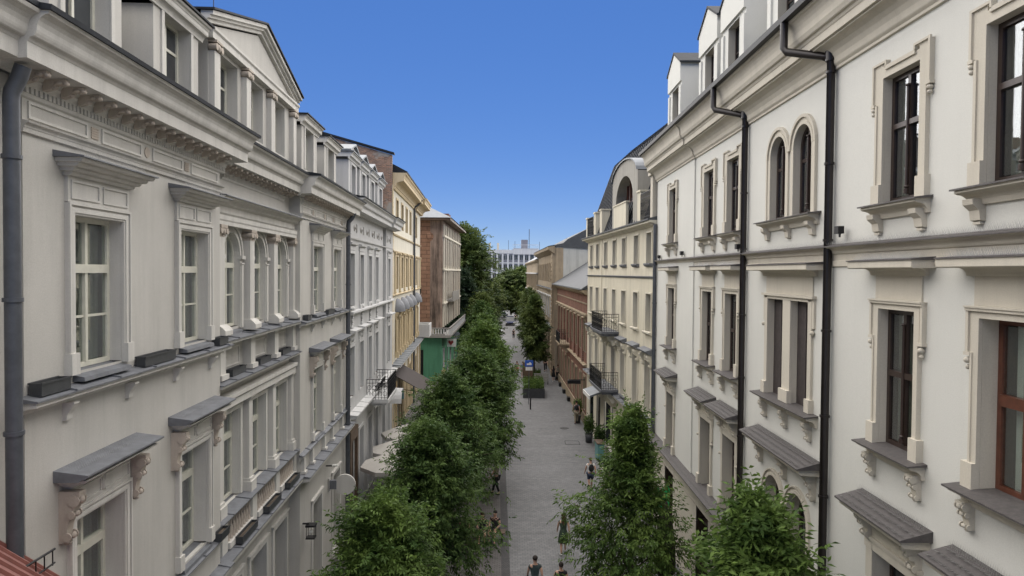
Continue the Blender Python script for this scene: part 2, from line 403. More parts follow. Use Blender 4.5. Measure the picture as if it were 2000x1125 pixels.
def spikes(b, u0, u1, o, h, ln=.11, step=.045, rows=(0,), lean=.35):
    u = u0
    while u < u1:
        for r in rows:
            for sg in (-1, 1):
                a = lean * sg; w = .0035; j = random.uniform(-.01, .01)
                b.add([(u - w + j, o + r, h), (u + w + j, o + r, h), (u + j + a * ln * .5, o + r + a * ln, h + ln * random.uniform(.85, 1.1))], [(0, 1, 2)])
        u += step
    return b

# ------------------------------------------------------------------ ground
def flat(name, pts, z, mat, kind='structure', **k):
    b = MB(); b.add([(x, -y, z) for x, y in pts], [tuple(range(len(pts)))]); o = O(name, (b, mat), kind=kind, **k); return o
flat('ground', [(-900, -200), (900, -200), (900, 2500), (-900, 2500)], -.012, 'asph')
def Xl(z): return .25 - .022 * z
def XRw(z): return 6.9 if z < 31.9 else (6.8 - (z - 31.9) * .0564 if z < 51.4 else 5.7 - (z - 51.4) * .0264)
zs = [-3, 10, 20, 31.9, 40, 51.4, 60, 76, 100, 130, 170, 215]
flat('street', [(Xl(z) + .34 - (z > 76) * (z - 76) * .0, z) for z in zs] + [(max(XRw(z), 3.6) + .3, z) for z in zs[::-1]], 0.0, 'pave')
flat('gutter_strip', [(Xl(z), z) for z in zs] + [(Xl(z) + .34, z) for z in zs[::-1]], 0.004, 'strip')
flat('sidewalk', [(-5.7 - .051 * z - .5, z) for z in zs] + [(Xl(z), z) for z in zs[::-1]], 0.0, 'pave2')
flat('cross_road', [(-60, 67.9), (-60, 71.9), (-7.2, 71.9), (-8.6, 67.9)], 0.008, 'pave2')
b = MB(); b.add([(3.99 + .36 * math.cos(t), -50.7 - .36 * math.sin(t), .006) for t in [i * math.pi / 8 for i in range(16)]], [tuple(range(16))])
b.tube([(3.99, -50.7, .0), (3.99, -50.7, .012)], .30, 16)
O('manhole_cover', (b, 'strip'), label='round dark manhole cover set in the grey street paving', cat='manhole cover')
b = MB(); b.box(3.7, 4.7, -46.9, -46.85, 0, .012).box(3.7, 4.7, -45.9, -45.85, 0, .012).box(3.7, 3.75, -46.85, -45.9, 0, .012).box(4.65, 4.7, -46.85, -45.9, 0, .012)
O('access_hatch', (b, 'strip'), label='square paved access hatch with a thin dark rim in the street', cat='access hatch')

# ================================================================== LEFT: grey building (nearest)
lx = lambda z: (-5.7 - .051 * z, z)
LA = Fac('grey_house', 'long grey plaster building nearest on the left with arched middle windows and dormers', lx(8.57), lx(30.1))
A = LA.root
WL = [(1.69, 0), (5.12, 0)]; WM = [8.17, 10.25, 12.35]; WR = [15.7, 19.0]
holes0, holes1, holes2 = [], [], []
for u, _ in WL: holes0 += [(u - .665, u + .665, 10.14, 12.36), (u - .665, u + .665, 5.85, 8.03), (u - .62, u + .62, .9, 3.7)]
for u in WR: holes2 += [(u - .69, u + .69, 10.14, 12.45), (u - .69, u + .69, 5.75, 8.15), (u - .66, u + .66, .25, 3.45)]
for u in WM: holes1 += [(u - .57, u + .57, 10.2, 12.52, True), (u - .60, u + .60, 5.9, 8.12), (u - .66, u + .66, .5, 3.8)]
b = MB(); b.wall(0, 6.55, 0, 14.3, 0, holes0); b.wall(6.55, 13.4, 0, 14.3, -.35, holes1); b.wall(13.4, 21.5, 0, 14.3, 0, holes2)
b.quad((6.55, 0, 0), (6.55, -.35, 0), (6.55, -.35, 14.3), (6.55, 0, 14.3)).quad((13.4, 0, 0), (13.4, -.35, 0), (13.4, -.35, 14.3), (13.4, 0, 14.3))
b.quad((0, 0, 0), (0, -9, 0), (0, -9, 14.3), (0, 0, 14.3)).quad((21.5, 0, 0), (21.5, -9, 0), (21.5, -9, 14.3), (21.5, 0, 14.3)).quad((0, -9, 0), (21.5, -9, 0), (21.5, -9, 14.3), (0, -9, 14.3))
O('wall', (b, 'wallA'), A)
# cornice
def corniceA(base):
    return [(base, 13.98), (base + .10, 13.98), (base + .13, 14.03), (base + .46, 14.05), (base + .46, 14.24)] + cyma(base + .47, base + .56, 14.25, 14.34) + cove(base + .57, base + .70, 14.37, 14.56) + [(base + .72, 14.60), (base, 14.60)]
for a, e, bs_ in ((-.62, 7.0, 0), (7.0, 13.0, -.35), (13.0, 21.9, 0)):
    O('cornice', (MB().prof(corniceA(bs_), a, e), 'trimA'), A)
    O('roof_edge', (MB().prof([(bs_ - .2, 14.60), (bs_ + .75, 14.60), (bs_ + .76, 14.66), (bs_ - .2, 14.80)], a - .03, e + .03), 'roof'), A)
    O('dentils', (lambda q: q)((lambda b: ([b.box(x, x + .05, bs_, bs_ + .07, 13.80, 13.88) for x in np.arange(a + .6, e - .3, .09)], (b, 'trimA'))[1])(MB())), A, kind='stuff')
    O('bed_moulding', (MB().prof([(bs_, 13.74), (bs_ + .03, 13.76), (bs_ + .05, 13.80), (bs_ + .02, 13.80), (bs_ + .02, 13.88)] + cove(bs_ + .07, bs_ + .12, 13.88, 13.97) + [(bs_, 13.97)], a + .55, e - .25), 'trimA'), A)
kb = MB(); kb.prof([(0, 0), (.28, 0), (.29, -.03), (.24, -.05), (.16, -.07), (.08, -.13), (0, -.15)], -.045, .045)
kb.ball((0, .27, -.045), (.055, .04, .035), 7, 4).ball((0, .12, -.10), (.04, .05, .035), 6, 4)
for q in (-1, 1): kb.ball((q * .05, .2, -.05), (.03, .05, .025), 6, 4)
kbm = kb.mesh('cornice_bracket', M['ornA'])
for a, e, bs_ in ((-.1, 6.5, 0), (7.1, 13.1, -.35), (13.6, 21.3, 0)):
    for x in np.arange(a, e, .39): O('cornice_bracket', kbm, A, (x, bs_ + .10, 14.035))
# string course and frieze panels
for a, e in ((-.05, 6.55), (13.4, 21.5)):
    O('string_course', (MB().prof([(0, 13.30), (.04, 13.31), (.05, 13.36)] + cove(.06, .11, 13.37, 13.42) + [(.12, 13.44), (0, 13.46)], a, e), 'trimA'), A)
def panel(u0, u1, h0, h1, o, mat='trimA', par=A, t=.035):
    b = MB(); b.box(u0, u1, o, o + .022, h0, h0 + t).box(u0, u1, o, o + .022, h1 - t, h1).box(u0, u0 + t, o, o + .022, h0 + t, h1 - t).box(u1 - t, u1, o, o + .022, h0 + t, h1 - t)
    O('frieze_panel', (b, mat), par)
for a, e in ((.10, 1.42), (1.80, 3.02), (3.42, 4.62), (5.02, 6.40), (13.6, 14.9), (15.4, 16.7), (17.2, 18.2), (18.7, 19.9), (20.3, 21.3)): panel(a, e, 13.50, 13.72, 0)
for x in (1.61, 4.82, 15.15, 16.95, 18.45, 20.1): O('vent_grille', ((lambda b: ([b.box(-.09, .09, 0, .012, -.085, .085)] + [b.box(-.09, .09, .012, .02, -.08 + k * .035, -.065 + k * .035) for k in range(5)], b)[1])(MB()), 'ornA'), A, (x, .0, 13.61))
O('vent_grille', (MB().tube([(3.22, 0, 13.61), (3.22, .015, 13.61)], .09, 14), 'ornA'), A)

rowsA = [.37, .66]; 
def kitA(w, h, depth=.25, arch=False, curt=None, cols=2, rows=(.34, .66), glass='glass', frame='frameL', room=True):
    rb = [.035, .13]
    fb, _ = win_frame(w, h, depth, rows, cols, rowbars=rb, arch=arch)
    k = Kit('window', fb.mesh('window', M[frame])); add_panes(k, w, h, depth, rows, cols, glass, arch=arch)
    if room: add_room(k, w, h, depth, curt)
    return k
cur1 = [(-.64, -.22, 0, 2.2), (.02, .64, 0, 2.2)]; cur2 = [(-.64, .64, .02, 2.2)]
def surroundA(w, h, frieze=.36, dp=.25):
    hw = w / 2; b = jambs(MB(), w, h, dp)
    for sg in (-1, 1):
        s_ = lambda a, e, *r: b.box(min(sg * a, sg * e), max(sg * a, sg * e), *r)
        s_(hw, hw + .16, 0, .05, .28, h + .16); s_(hw + .03, hw + .10, .05, .07, .28, h + .10); s_(hw + .13, hw + .17, .05, .085, .28, h + .13)
        s_(hw - .003, hw + .19, 0, .11, -.02, .28)
    b.box(-hw, hw, 0, .05, h, h + .16).box(-hw - .03, hw + .03, .05, .07, h + .03, h + .10).box(-hw - .17, hw + .17, .05, .085, h + .13, h + .17)
    if frieze:
        b.box(-hw - .16, hw + .16, 0, .05, h + .17, h + .17 + frieze)
        for sg in (-1, 1):
            a, e = (-hw - .10, -.05) if sg < 0 else (.05, hw + .10)
            lo, hi = h + .22, h + .12 + frieze
            b.box(a, e, .05, .07, lo, lo + .03).box(a, e, .05, .07, hi - .03, hi).box(a, a + .03, .05, .07, lo + .03, hi - .03).box(e - .03, e, .05, .07, lo + .03, hi - .03)
    return b
def hoodA(w, dep=.34, hh=.22):
    hw = w / 2 + .2; b = MB()
    for i, (g, d) in enumerate(((0, .10), (.06, .17), (.12, .25), (.17, dep))):
        h0 = hh * i / 4; b.prof([(0, h0), (d, h0), (d + .03, h0 + hh / 4 * .6), (d + .03, h0 + hh / 4), (0, h0 + hh / 4)], -hw - g, hw + g)
    return b
def capA(w, dep, rise=.07, ext=.2): return MB().prof([(0, 0), (dep + .07, 0), (dep + .07, .02), (0, .02 + rise)], -w / 2 - ext, w / 2 + ext)
h2 = 2.22
kA2 = kitA(1.33, h2, curt=cur1); kA2.sub('surround', (surroundA(1.33, h2), 'trimA')); kA2.sub('hood', (hoodA(1.33), 'trimA'), (0, 0, h2 + .53)); kA2.sub('hood_cap', (capA(1.33, .34, ext=.42), 'capA'), (0, 0, h2 + .75))
kA2.sub('sill', (MB().prof([(-.33, .02), (.16, -.07), (.17, -.13), (-.33, -.13)], -.66, .66), 'capA'))
for sg in (-.45, .15): kA2.sub('bird_spikes', (spikes(MB(), -.95, .95, .12, h2 + .80, .14, .05, (0, .16)), 'wire')) if sg < 0 else None
for u, _ in WL: kA2.place(A, u, 0, 10.14)
h2c = 2.31
kA2c = kitA(1.38, h2c, .19, curt=cur2); kA2c.sub('surround', (surroundA(1.38, h2c, dp=.19), 'trimA')); kA2c.sub('hood', (hoodA(1.38), 'trimA'), (0, 0, h2c + .48)); kA2c.sub('hood_cap', (capA(1.38, .34, ext=.42), 'capA'), (0, 0, h2c + .70))
kA2c.sub('sill', (MB().prof([(-.33, .02), (.16, -.07), (.17, -.13), (-.33, -.13)], -.69, .69), 'capA'))
for u in WR: kA2c.place(A, u, 0, 10.14)
def kitA1(w, h, curt, dp=.34):
    k = kitA(w, h, dp, curt=curt, rows=(.34, .70)); k.sub('surround', (surroundA(w, h, .34, dp), 'trimA'))
    k.sub('hood', (hoodA(w, .36, .16), 'trimA'), (0, 0, h + .52)); k.sub('hood_cap', (MB().prof([(0, 0), (.33, 0)] + cyma(.34, .44, .005, .065) + [(.46, .07), (.46, .095), (0, .16)], -w / 2 - .46, w / 2 + .46), 'capA'), (0, 0, h + .68))
    k.sub('bird_spikes', (spikes(MB(), -1.02, 1.02, .10, h + .79, .10, .05, (0, .14)), 'wire'))
    k.sub('keystone', (MB().ball((0, .06, h + .33), (.05, .03, .10), 8, 6), 'trimA'))
    for sg in (-1, 1): k.sub('console', (scroll(.15, .28, .72), 'ornA'), (sg * (w / 2 + .27), 0, h + .52))
    k.sub('sill', (MB().prof([(-.33, 0), (.10, -.06), (.11, -.12), (-.33, -.12)], -w / 2, w / 2), 'capA'))
    return k
k_ = kitA1(1.33, 2.18, [(-.64, .64, .02, 2.1)])
for u, _ in WL: k_.place(A, u, 0, 5.85)
k_ = kitA1(1.38, 2.40, [(-.64, .64, .02, 2.3)], .24)
for u in WR: k_.place(A, u, 0, 5.75)
# middle arches
k_ = kitA(1.14, 2.32, .18, arch=True, rows=(.34, .655), curt=[(-.5, .5, .02, 1.9)])
sb = jambs(MB(), 1.14, 2.32, .18, True)
hc = 2.32 - .57
for r0, r1, t in ((.57, .64, .05), (.64, .70, .03), (.72, .80, .06)): sb.arcband(0, hc, r0, r1, 0, t, 16)
for sg in (-1, 1):
    sb.box(*sorted((sg * .57, sg * .70)), 0, .05, -.05, hc - .06); sb.box(*sorted((sg * .55, sg * .82)), 0, .11, hc - .07, hc + .02); sb.box(*sorted((sg * .59, sg * .74)), .05, .08, -.05, hc - .22)
    sb.box(*sorted((sg * .57, sg * .78)), 0, .09, hc - .20, hc - .16)
k_.sub('surround', (sb, 'trimA')); k_.sub('sill', (MB().prof([(-.33, 0), (.12, -.10), (.13, -.18), (-.33, -.18)], -.57, .57), 'capA'))
for u in WM: k_.place(A, u, -.35, 10.2)
for u in (7.10, 9.21, 11.30, 13.30):
    b = MB(); w_ = .17 if u < 13 else .12
    b.box(-w_, w_, 0, .20, .26, 2.28).prof([(0, 0), (.34, 0), (.36, .03), (.36, .13), (.30, .20), (.22, .26), (0, .26)], -w_ - .07, w_ + .07)
    O('pilaster', (b, 'trimA'), A, (u, -.35, 10.08))
    cb_ = MB(); cb_.box(-w_ - .03, w_ + .03, 0, .26, .22, .28); cb_.prof([(0, 0), (.2, 0), (.22, .12), (.26, .22), (0, .22)], -w_, w_)
    for sg in (-1, 1): cb_.tube([(sg * w_, 0, .14), (sg * w_, .27, .14)], .07, 8)
    cb_.ball((0, .24, .12), (.07, .05, .08), 7, 5)
    O('capital', (cb_, 'ornA'), A, (u, -.35, 12.36))
O('entablature', (MB().prof([(-.35, 12.64), (-.10, 12.64), (-.10, 12.72), (-.08, 12.76), (-.08, 12.86), (-.05, 12.90), (-.16, 12.90), (-.16, 13.08), (-.1, 13.10)] + cove(-.06, .10, 13.12, 13.22) + [(.12, 13.26), (-.35, 13.26)], 6.56, 13.39), 'trimA'), A)
O('entablature_cap', (MB().prof([(-.35, 13.26), (.16, 13.26), (.16, 13.28), (-.35, 13.36)], 6.56, 13.6), 'capA'), A)
O('bird_spikes', (spikes(MB(), 6.7, 13.2, -.1, 13.30, .12, .05, (0, .14)), 'wire'), A, kind='stuff')
# ledges
def ledge(u0, u1, base, top, par=A, d=.22, mat='trimA', cap='capA', hh=.16):
    O('ledge', (MB().prof([(base, top - hh)] + cove(base + .03, base + d * .75, top - hh, top - hh * .45) + [(base + d, top - hh * .4), (base + d, top), (base, top)], u0, u1), mat), par)
    b = MB(); b.prof([(base, top), (base + d + .04, top), (base + d + .04, top + .022), (base, top + .07)], u0 - .03, u1 + .03)
    for x in np.arange(u0 + .8, u1, 1.15): b.prof([(base, top + .07), (base + d + .05, top + .02), (base + d + .05, top + .045), (base, top + .095)], x - .012, x + .012)
    O('ledge_cap', (b, cap), par)
ledge(-.12, 6.68, 0, 9.92); ledge(6.70, 13.25, -.35, 9.98, d=.42); ledge(13.28, 21.5, 0, 9.92)
ledge(6.57, 13.3, -.35, 9.0, d=.40)
ledge(-.12, 6.68, 0, 4.98, hh=.3); ledge(6.70, 13.25, -.35, 4.98, d=.5, hh=.3); ledge(13.28, 21.5, 0, 4.92, d=.34, hh=.3)
ledge(-.05, 6.6, 0, 5.68, d=.12); ledge(6.57, 13.35, -.35, 5.82, d=.33, hh=.1); ledge(13.3, 21.5, 0, 5.60, d=.12)
bk = scroll(.13, .16, .26, False).mesh('ledge_bracket', M['trimA'])
for u in (.85, 2.53, 4.28, 5.96, 14.9, 16.5, 18.2, 19.8): O('ledge_bracket', bk, A, (u, 0, 9.76))
for u in (7.10, 9.21, 11.30, 13.25):
    O('pedestal', (MB().box(-.17, .17, 0, .22, .12, .82).box(-.22, .22, 0, .28, 0, .12), 'trimA'), A, (u, -.35, 9.07))
    O('pilaster', (MB().box(-.14, .14, 0, .16, .3, 2.32).box(-.20, .20, 0, .24, -.06, .22).box(-.17, .17, 0, .2, .22, .3).prof([(0, 2.32), (.18, 2.32), (.24, 2.42), (0, 2.42)], -.18, .18), 'trimA'), A, (u, -.35, 5.9))
    O('pedestal', (MB().box(-.17, .17, 0, .26, 0, .72), 'trimA'), A, (u, -.35, 4.99))
for u in WM: panel(u - .6, u + .6, 9.25, 9.72, -.35)
O('entablature', (MB().prof([(-.35, 8.34), (-.12, 8.34), (-.12, 8.5), (-.06, 8.56), (-.06, 8.66), (-.35, 8.66)], 6.57, 13.38), 'trimA'), A)
k_ = kitA(1.20, 2.22, rows=(.34, .70), curt=[(-.55, .55, .02, 2.1)]); sb = jambs(MB(), 1.20, 2.22, .25)
for sg in (-1, 1): sb.box(*sorted((sg * .60, sg * .74)), 0, .05, 0, 2.34)
sb.box(-.6, .6, 0, .05, 2.22, 2.34).box(-.70, .70, .05, .08, 2.28, 2.34)
k_.sub('surround', (sb, 'trimA')); k_.sub('sill', (MB().prof([(-.33, 0), (.02, -.05), (.02, -.1), (-.33, -.1)], -.60, .60), 'capA'))
for u in WM: k_.place(A, u, -.35, 5.9)
bal = MB().lathe((0, 0, 0), [(.05, 0), (.05, .05), (.03, .07), (.055, .18), (.05, .26), (.025, .38), (.035, .45), (.05, .47), (.05, .52)], 8).mesh('baluster', M['ornA'])
for a, e in ((7.35, 8.98), (9.45, 11.07), (11.55, 13.05)):
    n = 9
    for i in range(n): O('baluster', bal, A, (a + (e - a) * (i + .5) / n, -.15, 5.20))
    O('balustrade_plinth', (MB().box(a - .05, e + .05, -.26, -.04, 5.055, 5.20), 'trimA'), A)
for u in (13.6, 14.75, 16.6, 18.0, 19.9, 21.2): O('pedestal', (MB().box(-.1, .1, 0, .12, 0, .55).box(-.14, .14, 0, .17, -.0, .08), 'trimA'), A, (u, 0, 4.99))
# ground floor windows / doors
for us, hh, o_, h0, w_ in (([1.69, 5.12], 2.8, 0, .9, 1.24), (WM, 3.3, -.35, .5, 1.32), (WR, 3.2, 0, .25, 1.32)):
    fb, _ = win_frame(w_, hh, .4, (.72,), 2); kk = Kit('window', fb.mesh('window', M['frameL'])); add_panes(kk, w_, hh, .4, (.72,), 2, 'glassD')
    sb = jambs(MB(), w_, hh, .4)
    for sg in (-1, 1): sb.box(*sorted((sg * w_ / 2, sg * (w_ / 2 + .16))), 0, .05, 0, hh + .14)
    sb.box(-w_ / 2, w_ / 2, 0, .05, hh, hh + .14).box(-w_ / 2 - .2, w_ / 2 + .2, 0, .09, hh + .14, hh + .2)
    kk.sub('surround', (sb, 'trimA'))
    for u in us: kk.place(A, u, o_, h0)
# attic: roof and dormers
b = MB(); b.quad((-.5, -.1, 14.82), (21.7, -.1, 14.82), (21.7, -4.6, 18.5), (-.5, -4.6, 18.5)).quad((-.5, -4.6, 18.5), (21.7, -4.6, 18.5), (21.7, -9.2, 14.3), (-.5, -9.2, 14.3))
b.quad((21.7, -.1, 14.3), (21.7, -4.6, 18.5), (21.7, -9.2, 14.3)).quad((-.5, -.1, 14.3), (-.5, -4.6, 18.5), (-.5, -9.2, 14.3))
O('roof', (b, 'roof'), A)
for x in np.arange(-.3, 21.6, .62): O('roof_seam', (MB().quad((x, -.1, 14.85), (x + .03, -.1, 14.85), (x + .03, -4.6, 18.54), (x, -4.6, 18.54)), 'roof'), A) if False else None
def dormerA(u0, u1, wu, ww, top, o=-.3, wall='wallA', trim='trimA', h0=14.72, wh=1.42, par=A, wb=15.12, pediment=0, frame='frameL', rf='roof', prof_d=.24):
    b = MB(); b.wall(u0, u1, h0, top, o, [(wu - ww / 2, wu + ww / 2, wb, wb + wh)])
    for u in (u0, u1): b.quad((u, o, h0), (u, o - 4, h0), (u, o - 4, top), (u, o, top))
    d = O('dormer', (b, wall), par)
    pts = [(o, top)] + cove(o + .04, o + prof_d * .6, top, top + .12) + [(o + prof_d * .65, top + .15), (o + prof_d * .65, top + .22)] + cyma(o + prof_d * .7, o + prof_d, top + .23, top + .32) + [(o, top + .32)]
    O('dormer_cornice', (MB().prof(pts, u0 - .16, u1 + .16).box(u0 - .16, u0 - .003, o - 2.5, o - .002, top + .1, top + .32), trim), d)
    O('dormer_roof', (MB().prof([(o - 4.2, top + .46), (o - 4.2, top + .33), (o + prof_d + .04, top + .33), (o + prof_d + .04, top + .37)], u0 - .22, u1 + .22), rf), d)
    fb, _ = win_frame(ww, wh, .3, (.62,), 2); w = O('window', (fb, frame), par, (wu, o, wb)); kk = Kit('x', None); add_panes(kk, ww, wh, .3, (.62,), 2, 'glassF')
    sb = jambs(MB(), ww, wh, .3)
    for sg in (-1, 1): sb.box(*sorted((sg * ww / 2, sg * (ww / 2 + .11))), 0, .035, 0, wh + .1)
    sb.box(-ww / 2, ww / 2, 0, .035, wh, wh + .1)
    kk.sub('surround', (sb, trim))
    for n, me, l in kk.subs: O(n, me, w, l)
    if pediment:
        p = pediment; hw = (u1 - u0) / 2 + .18; uc = (u0 + u1) / 2; z = top + .37
        O('pediment', (MB().profo([(uc - hw, z), (uc + hw, z), (uc, z + p)], o - 3.5, o + .02), wall), d)
        for sg in (-1, 1):
            O('pediment_roof', (MB().profo([(uc + sg * (hw + .05), z + .0), (uc + sg * (hw + .05), z + .07), (uc, z + p + .09), (uc, z + p + .01)], o - 3.6, o + .16), rf), d)
dormerA(1.05, 3.0, 2.0, 1.25, 16.6); dormerA(4.13, 6.15, 5.12, 1.2, 16.5); dormerA(14.75, 16.95, 15.75, 1.15, 16.55); dormerA(18.2, 20.4, 19.3, 1.15, 16.5)
# pediment dormer
b = MB(); o = -.28
b.wall(6.62, 13.55, 14.72, 16.7, o, [(7.35, 8.5, 15.1, 16.6), (9.35, 10.5, 15.1, 16.6), (11.5, 12.65, 15.1, 16.6)])
for u in (6.62, 13.55): b.quad((u, o, 14.72), (u, o - 4, 14.72), (u, o - 4, 16.7), (u, o, 16.7))
gd = O('gabled_dormer', (b, 'wallA'), A)
for u in (7.92, 9.92, 12.07):
    fb, _ = win_frame(1.15, 1.5, .34, (.62,), 2); w = O('window', (fb, 'frameL'), A, (u, o, 15.1)); kk = Kit('x', None); add_panes(kk, 1.15, 1.5, .34, (.62,), 2, 'glassF'); kk.sub('surround', (jambs(MB(), 1.15, 1.5, .34), 'trimA'))
    for n, me, l in kk.subs: O(n, me, w, l)
for u in (6.82, 8.92, 11.0, 13.32):
    O('pilaster', (MB().box(-.17, .17, 0, .14, 0, 1.66), 'trimA'), A, (u, o, 14.8))
    cb_ = MB().box(-.19, .19, 0, .2, .17, .22); cb_.ball((0, .15, .08), (.13, .07, .09), 8, 5)
    for sg in (-1, 1): cb_.tube([(sg * .16, .02, .07), (sg * .16, .2, .07)], .075, 8)
    O('capital', (cb_, 'ornA'), A, (u, o, 16.47))
O('entablature', (MB().prof([(o, 16.70), (o + .16, 16.70), (o + .16, 16.84), (o + .2, 16.88), (o + .2, 16.94), (o, 16.94)], 6.5, 13.67), 'trimA'), gd)
uc, hw, z0, rise = 10.0, 3.6, 16.94, .98
O('pediment', (MB().profo([(uc - hw, z0), (uc + hw, z0), (uc, z0 + rise)], o - 3.4, o + .03), 'wallA'), gd)
for sg in (-1, 1):
    for t0, t1, d in ((.0, .09, .12), (.09, .16, .19), (.16, .25, .26)):
        O('raking_cornice', (MB().profo([(uc + sg * (hw + .15), z0 + t0), (uc + sg * (hw + .15), z0 + t1), (uc, z0 + rise + t1 + .04), (uc, z0 + rise + t0 + .04)], o, o + d), 'trimA'), gd)
    O('pediment_roof', (MB().profo([(uc + sg * (hw + .2), z0 + .255), (uc + sg * (hw + .2), z0 + .30), (uc, z0 + rise + .35), (uc, z0 + rise + .305)], o - 3.6, o + .31), 'roof'), gd)
O('lightning_rod', (MB().tube([(10.2, -1.5, 18.0), (10.2, -1.5, 19.6)], .012, 5), 'iron'), A)
# roof window at the near end
O('roof_window', (MB().prof([(-.7, 15.75), (-.75, 15.83), (-2.2, 17.0), (-2.15, 16.9)], -.45, .45), 'glassF'), A)
# flower boxes (stand on the ledges: things of their own)
def trough(u, o, h, w, label, F=LA):
    p = F.W(u, o, h); t = thing('planter_trough', label, 'planter', p, F.rz, 'dark planter troughs on the facade ledges')
    b = MB(); b.box(-w / 2, w / 2, 0, .16, 0, .02).box(-w / 2, w / 2, 0, .012, .02, .17).box(-w / 2, w / 2, .148, .16, .02, .17).box(-w / 2, -w / 2 + .012, .012, .148, .02, .17).box(w / 2 - .012, w / 2, .012, .148, .02, .17)
    O('trough', (b, 'box'), t); O('rim', (MB().box(-w / 2 - .01, w / 2 + .01, .16, .17, .15, .175).box(-w / 2 - .01, w / 2 + .01, -.01, 0, .15, .175), 'box'), t)
    O('soil', (MB().box(-w / 2 + .014, w / 2 - .014, .014, .146, .02, .11), 'bark'), t)
trough(.35, .03, 9.975, .62, 'dark planter trough at the corner end of the upper ledge, nearest the left edge')
trough(3.32, .03, 9.975, 1.15, 'long dark planter trough on the ledge between the two tall windows')
trough(6.28, .03, 9.975, .5, 'short dark planter trough on the ledge beside the recessed arched bay')
trough(8.17, -.28, 9.05, .95, 'dark planter trough under the nearest arched window')
trough(10.25, -.28, 9.05, .95, 'dark planter trough under the middle arched window')
trough(12.35, -.28, 9.05, .9, 'dark planter trough under the farthest arched window')
trough(13.9, .03, 9.975, .45, 'small dark planter trough on the ledge just past the arched bay')
trough(17.3, .03, 9.975, 1.1, 'dark planter trough between the two windows beyond the arched bay')
trough(6.3, .05, 5.73, .5, 'small dark planter trough low at the end of the first tall-window bay')
trough(8.2, -.03, 5.05, 1.15, 'dark planter trough in front of the nearest balustrade section')
trough(10.3, -.03, 5.05, 1.15, 'dark planter trough in front of the middle balustrade section')
trough(12.35, -.03, 5.05, 1.1, 'dark planter trough in front of the farthest balustrade section')
# drainpipes
def pipe(name, label, F, u, o, hs, r, mat, neck=None, clamps=(2, 5, 8, 11), group=None, cat='drainpipe', root=None):
    p = root or F.root; t = O(name, (MB().tube(([(u, n[0], n[1]) if len(n) == 2 else n for n in neck] if neck else []) + [(u, o, hs[1]), (u, o, hs[0])], r, 12), mat), p)
    for c in clamps: O('pipe_collar', (MB().tube([(u, o, c), (u, o, c + .05)], r * 1.22, 12), mat), t)
    return t
pipe('drainpipe', '', LA, -.44, .16, (0, 13.6), .09, 'pipeG', neck=[(-.44, .30, 14.0), (-.44, .25, 13.85), (-.44, .17, 13.7)], clamps=(7.9, 9.6, 11.2, 12.9))
pipe('drainpipe', '', LA, 20.75, .16, (0, 13.6), .10, 'pipeG', neck=[(20.75, .42, 14.1), (20.75, .3, 13.85), (20.75, .17, 13.7)])
# bits on the wall
t = thing('wall_lantern', 'black square lantern on the grey wall beside the far doorway', 'lantern', LA.W(13.75, .02, 2.95), LA.rz)
O('bracket', (MB().box(-.03, .03, -.02, .2, .30, .34), 'iron'), t)
lb = MB()
for a in (-.13, .12):
    for c in (.12, .37): lb.box(a, a + .02, c, c + .02, -.12, .24)
lb.box(-.15, .16, .10, .41, .24, .30).box(-.14, .15, .11, .40, -.16, -.12)
O('lantern_frame', (lb, 'iron'), t); O('lamp', (MB().ball((0, .25, .05), .07), 'lampglass'), t)
t = thing('projecting_sign', 'blank grey round projecting sign on an arm over the left pavement', 'sign', LA.W(17.6, .02, 3.35), LA.rz)
O('sign_disc', (MB().tube([(0, .62, 0), (.09, .62, 0)], .40, 24), 'trimA'), t); O('arm', (MB().box(-.02, .11, 0, .3, -.17, .17), 'capA'), t)
O('mount', (MB().box(-.05, .15, 0, .04, -.25, .25), 'trimA'), t)
t = thing('spotlight', 'small bright spotlight on an arm above the round sign', 'lamp', LA.W(17.2, 0.0, 4.2), LA.rz)
O('lamp_head', (MB().tube([(0, .25, 0), (.0, .45, .03)], .05, 10), 'lampglass'), t); O('arm', (MB().box(-.02, .02, 0, .25, -.02, .02), 'iron'), t)

# far-left neighbour wall + rust red roof in the corner
NB = Fac('neighbour_house', 'plain grey wall of the next building at the left edge behind the drainpipe', lx(-4), lx(8.5))
O('wall', (MB().box(0, NB.L, -8, -.12, 0, 14.0), 'wallA'), NB.root)
O('eaves', (MB().prof(corniceA(-.1), 0, NB.L - .55), 'trimA'), NB.root); O('roof', (MB().prof([(.62, 14.62), (.62, 14.68), (-4.5, 18.4), (-9, 14.6)], 0, NB.L - .5), 'roof'), NB.root)
t = thing('lean_to_roof', 'rust red sheet metal roof corner at the bottom left', 'roof', LA.W(-.3, 0, 8), LA.rz)
sl = -.82
def rp(u, o, dz=0): return (u, o, +.18 + sl * u - .85 * o + dz)
b = MB()
P = [rp(-2.6, .03), rp(1.9, .03), rp(1.9, 1.7), rp(-2.6, 1.7)]
b.add(P + [(x, y, z - .06) for x, y, z in P], [(0, 1, 2, 3), (4, 7, 6, 5), (0, 4, 5, 1), (1, 5, 6, 2), (2, 6, 7, 3), (3, 7, 4, 0)])
O('roof_sheet', (b, 'rust'), t)
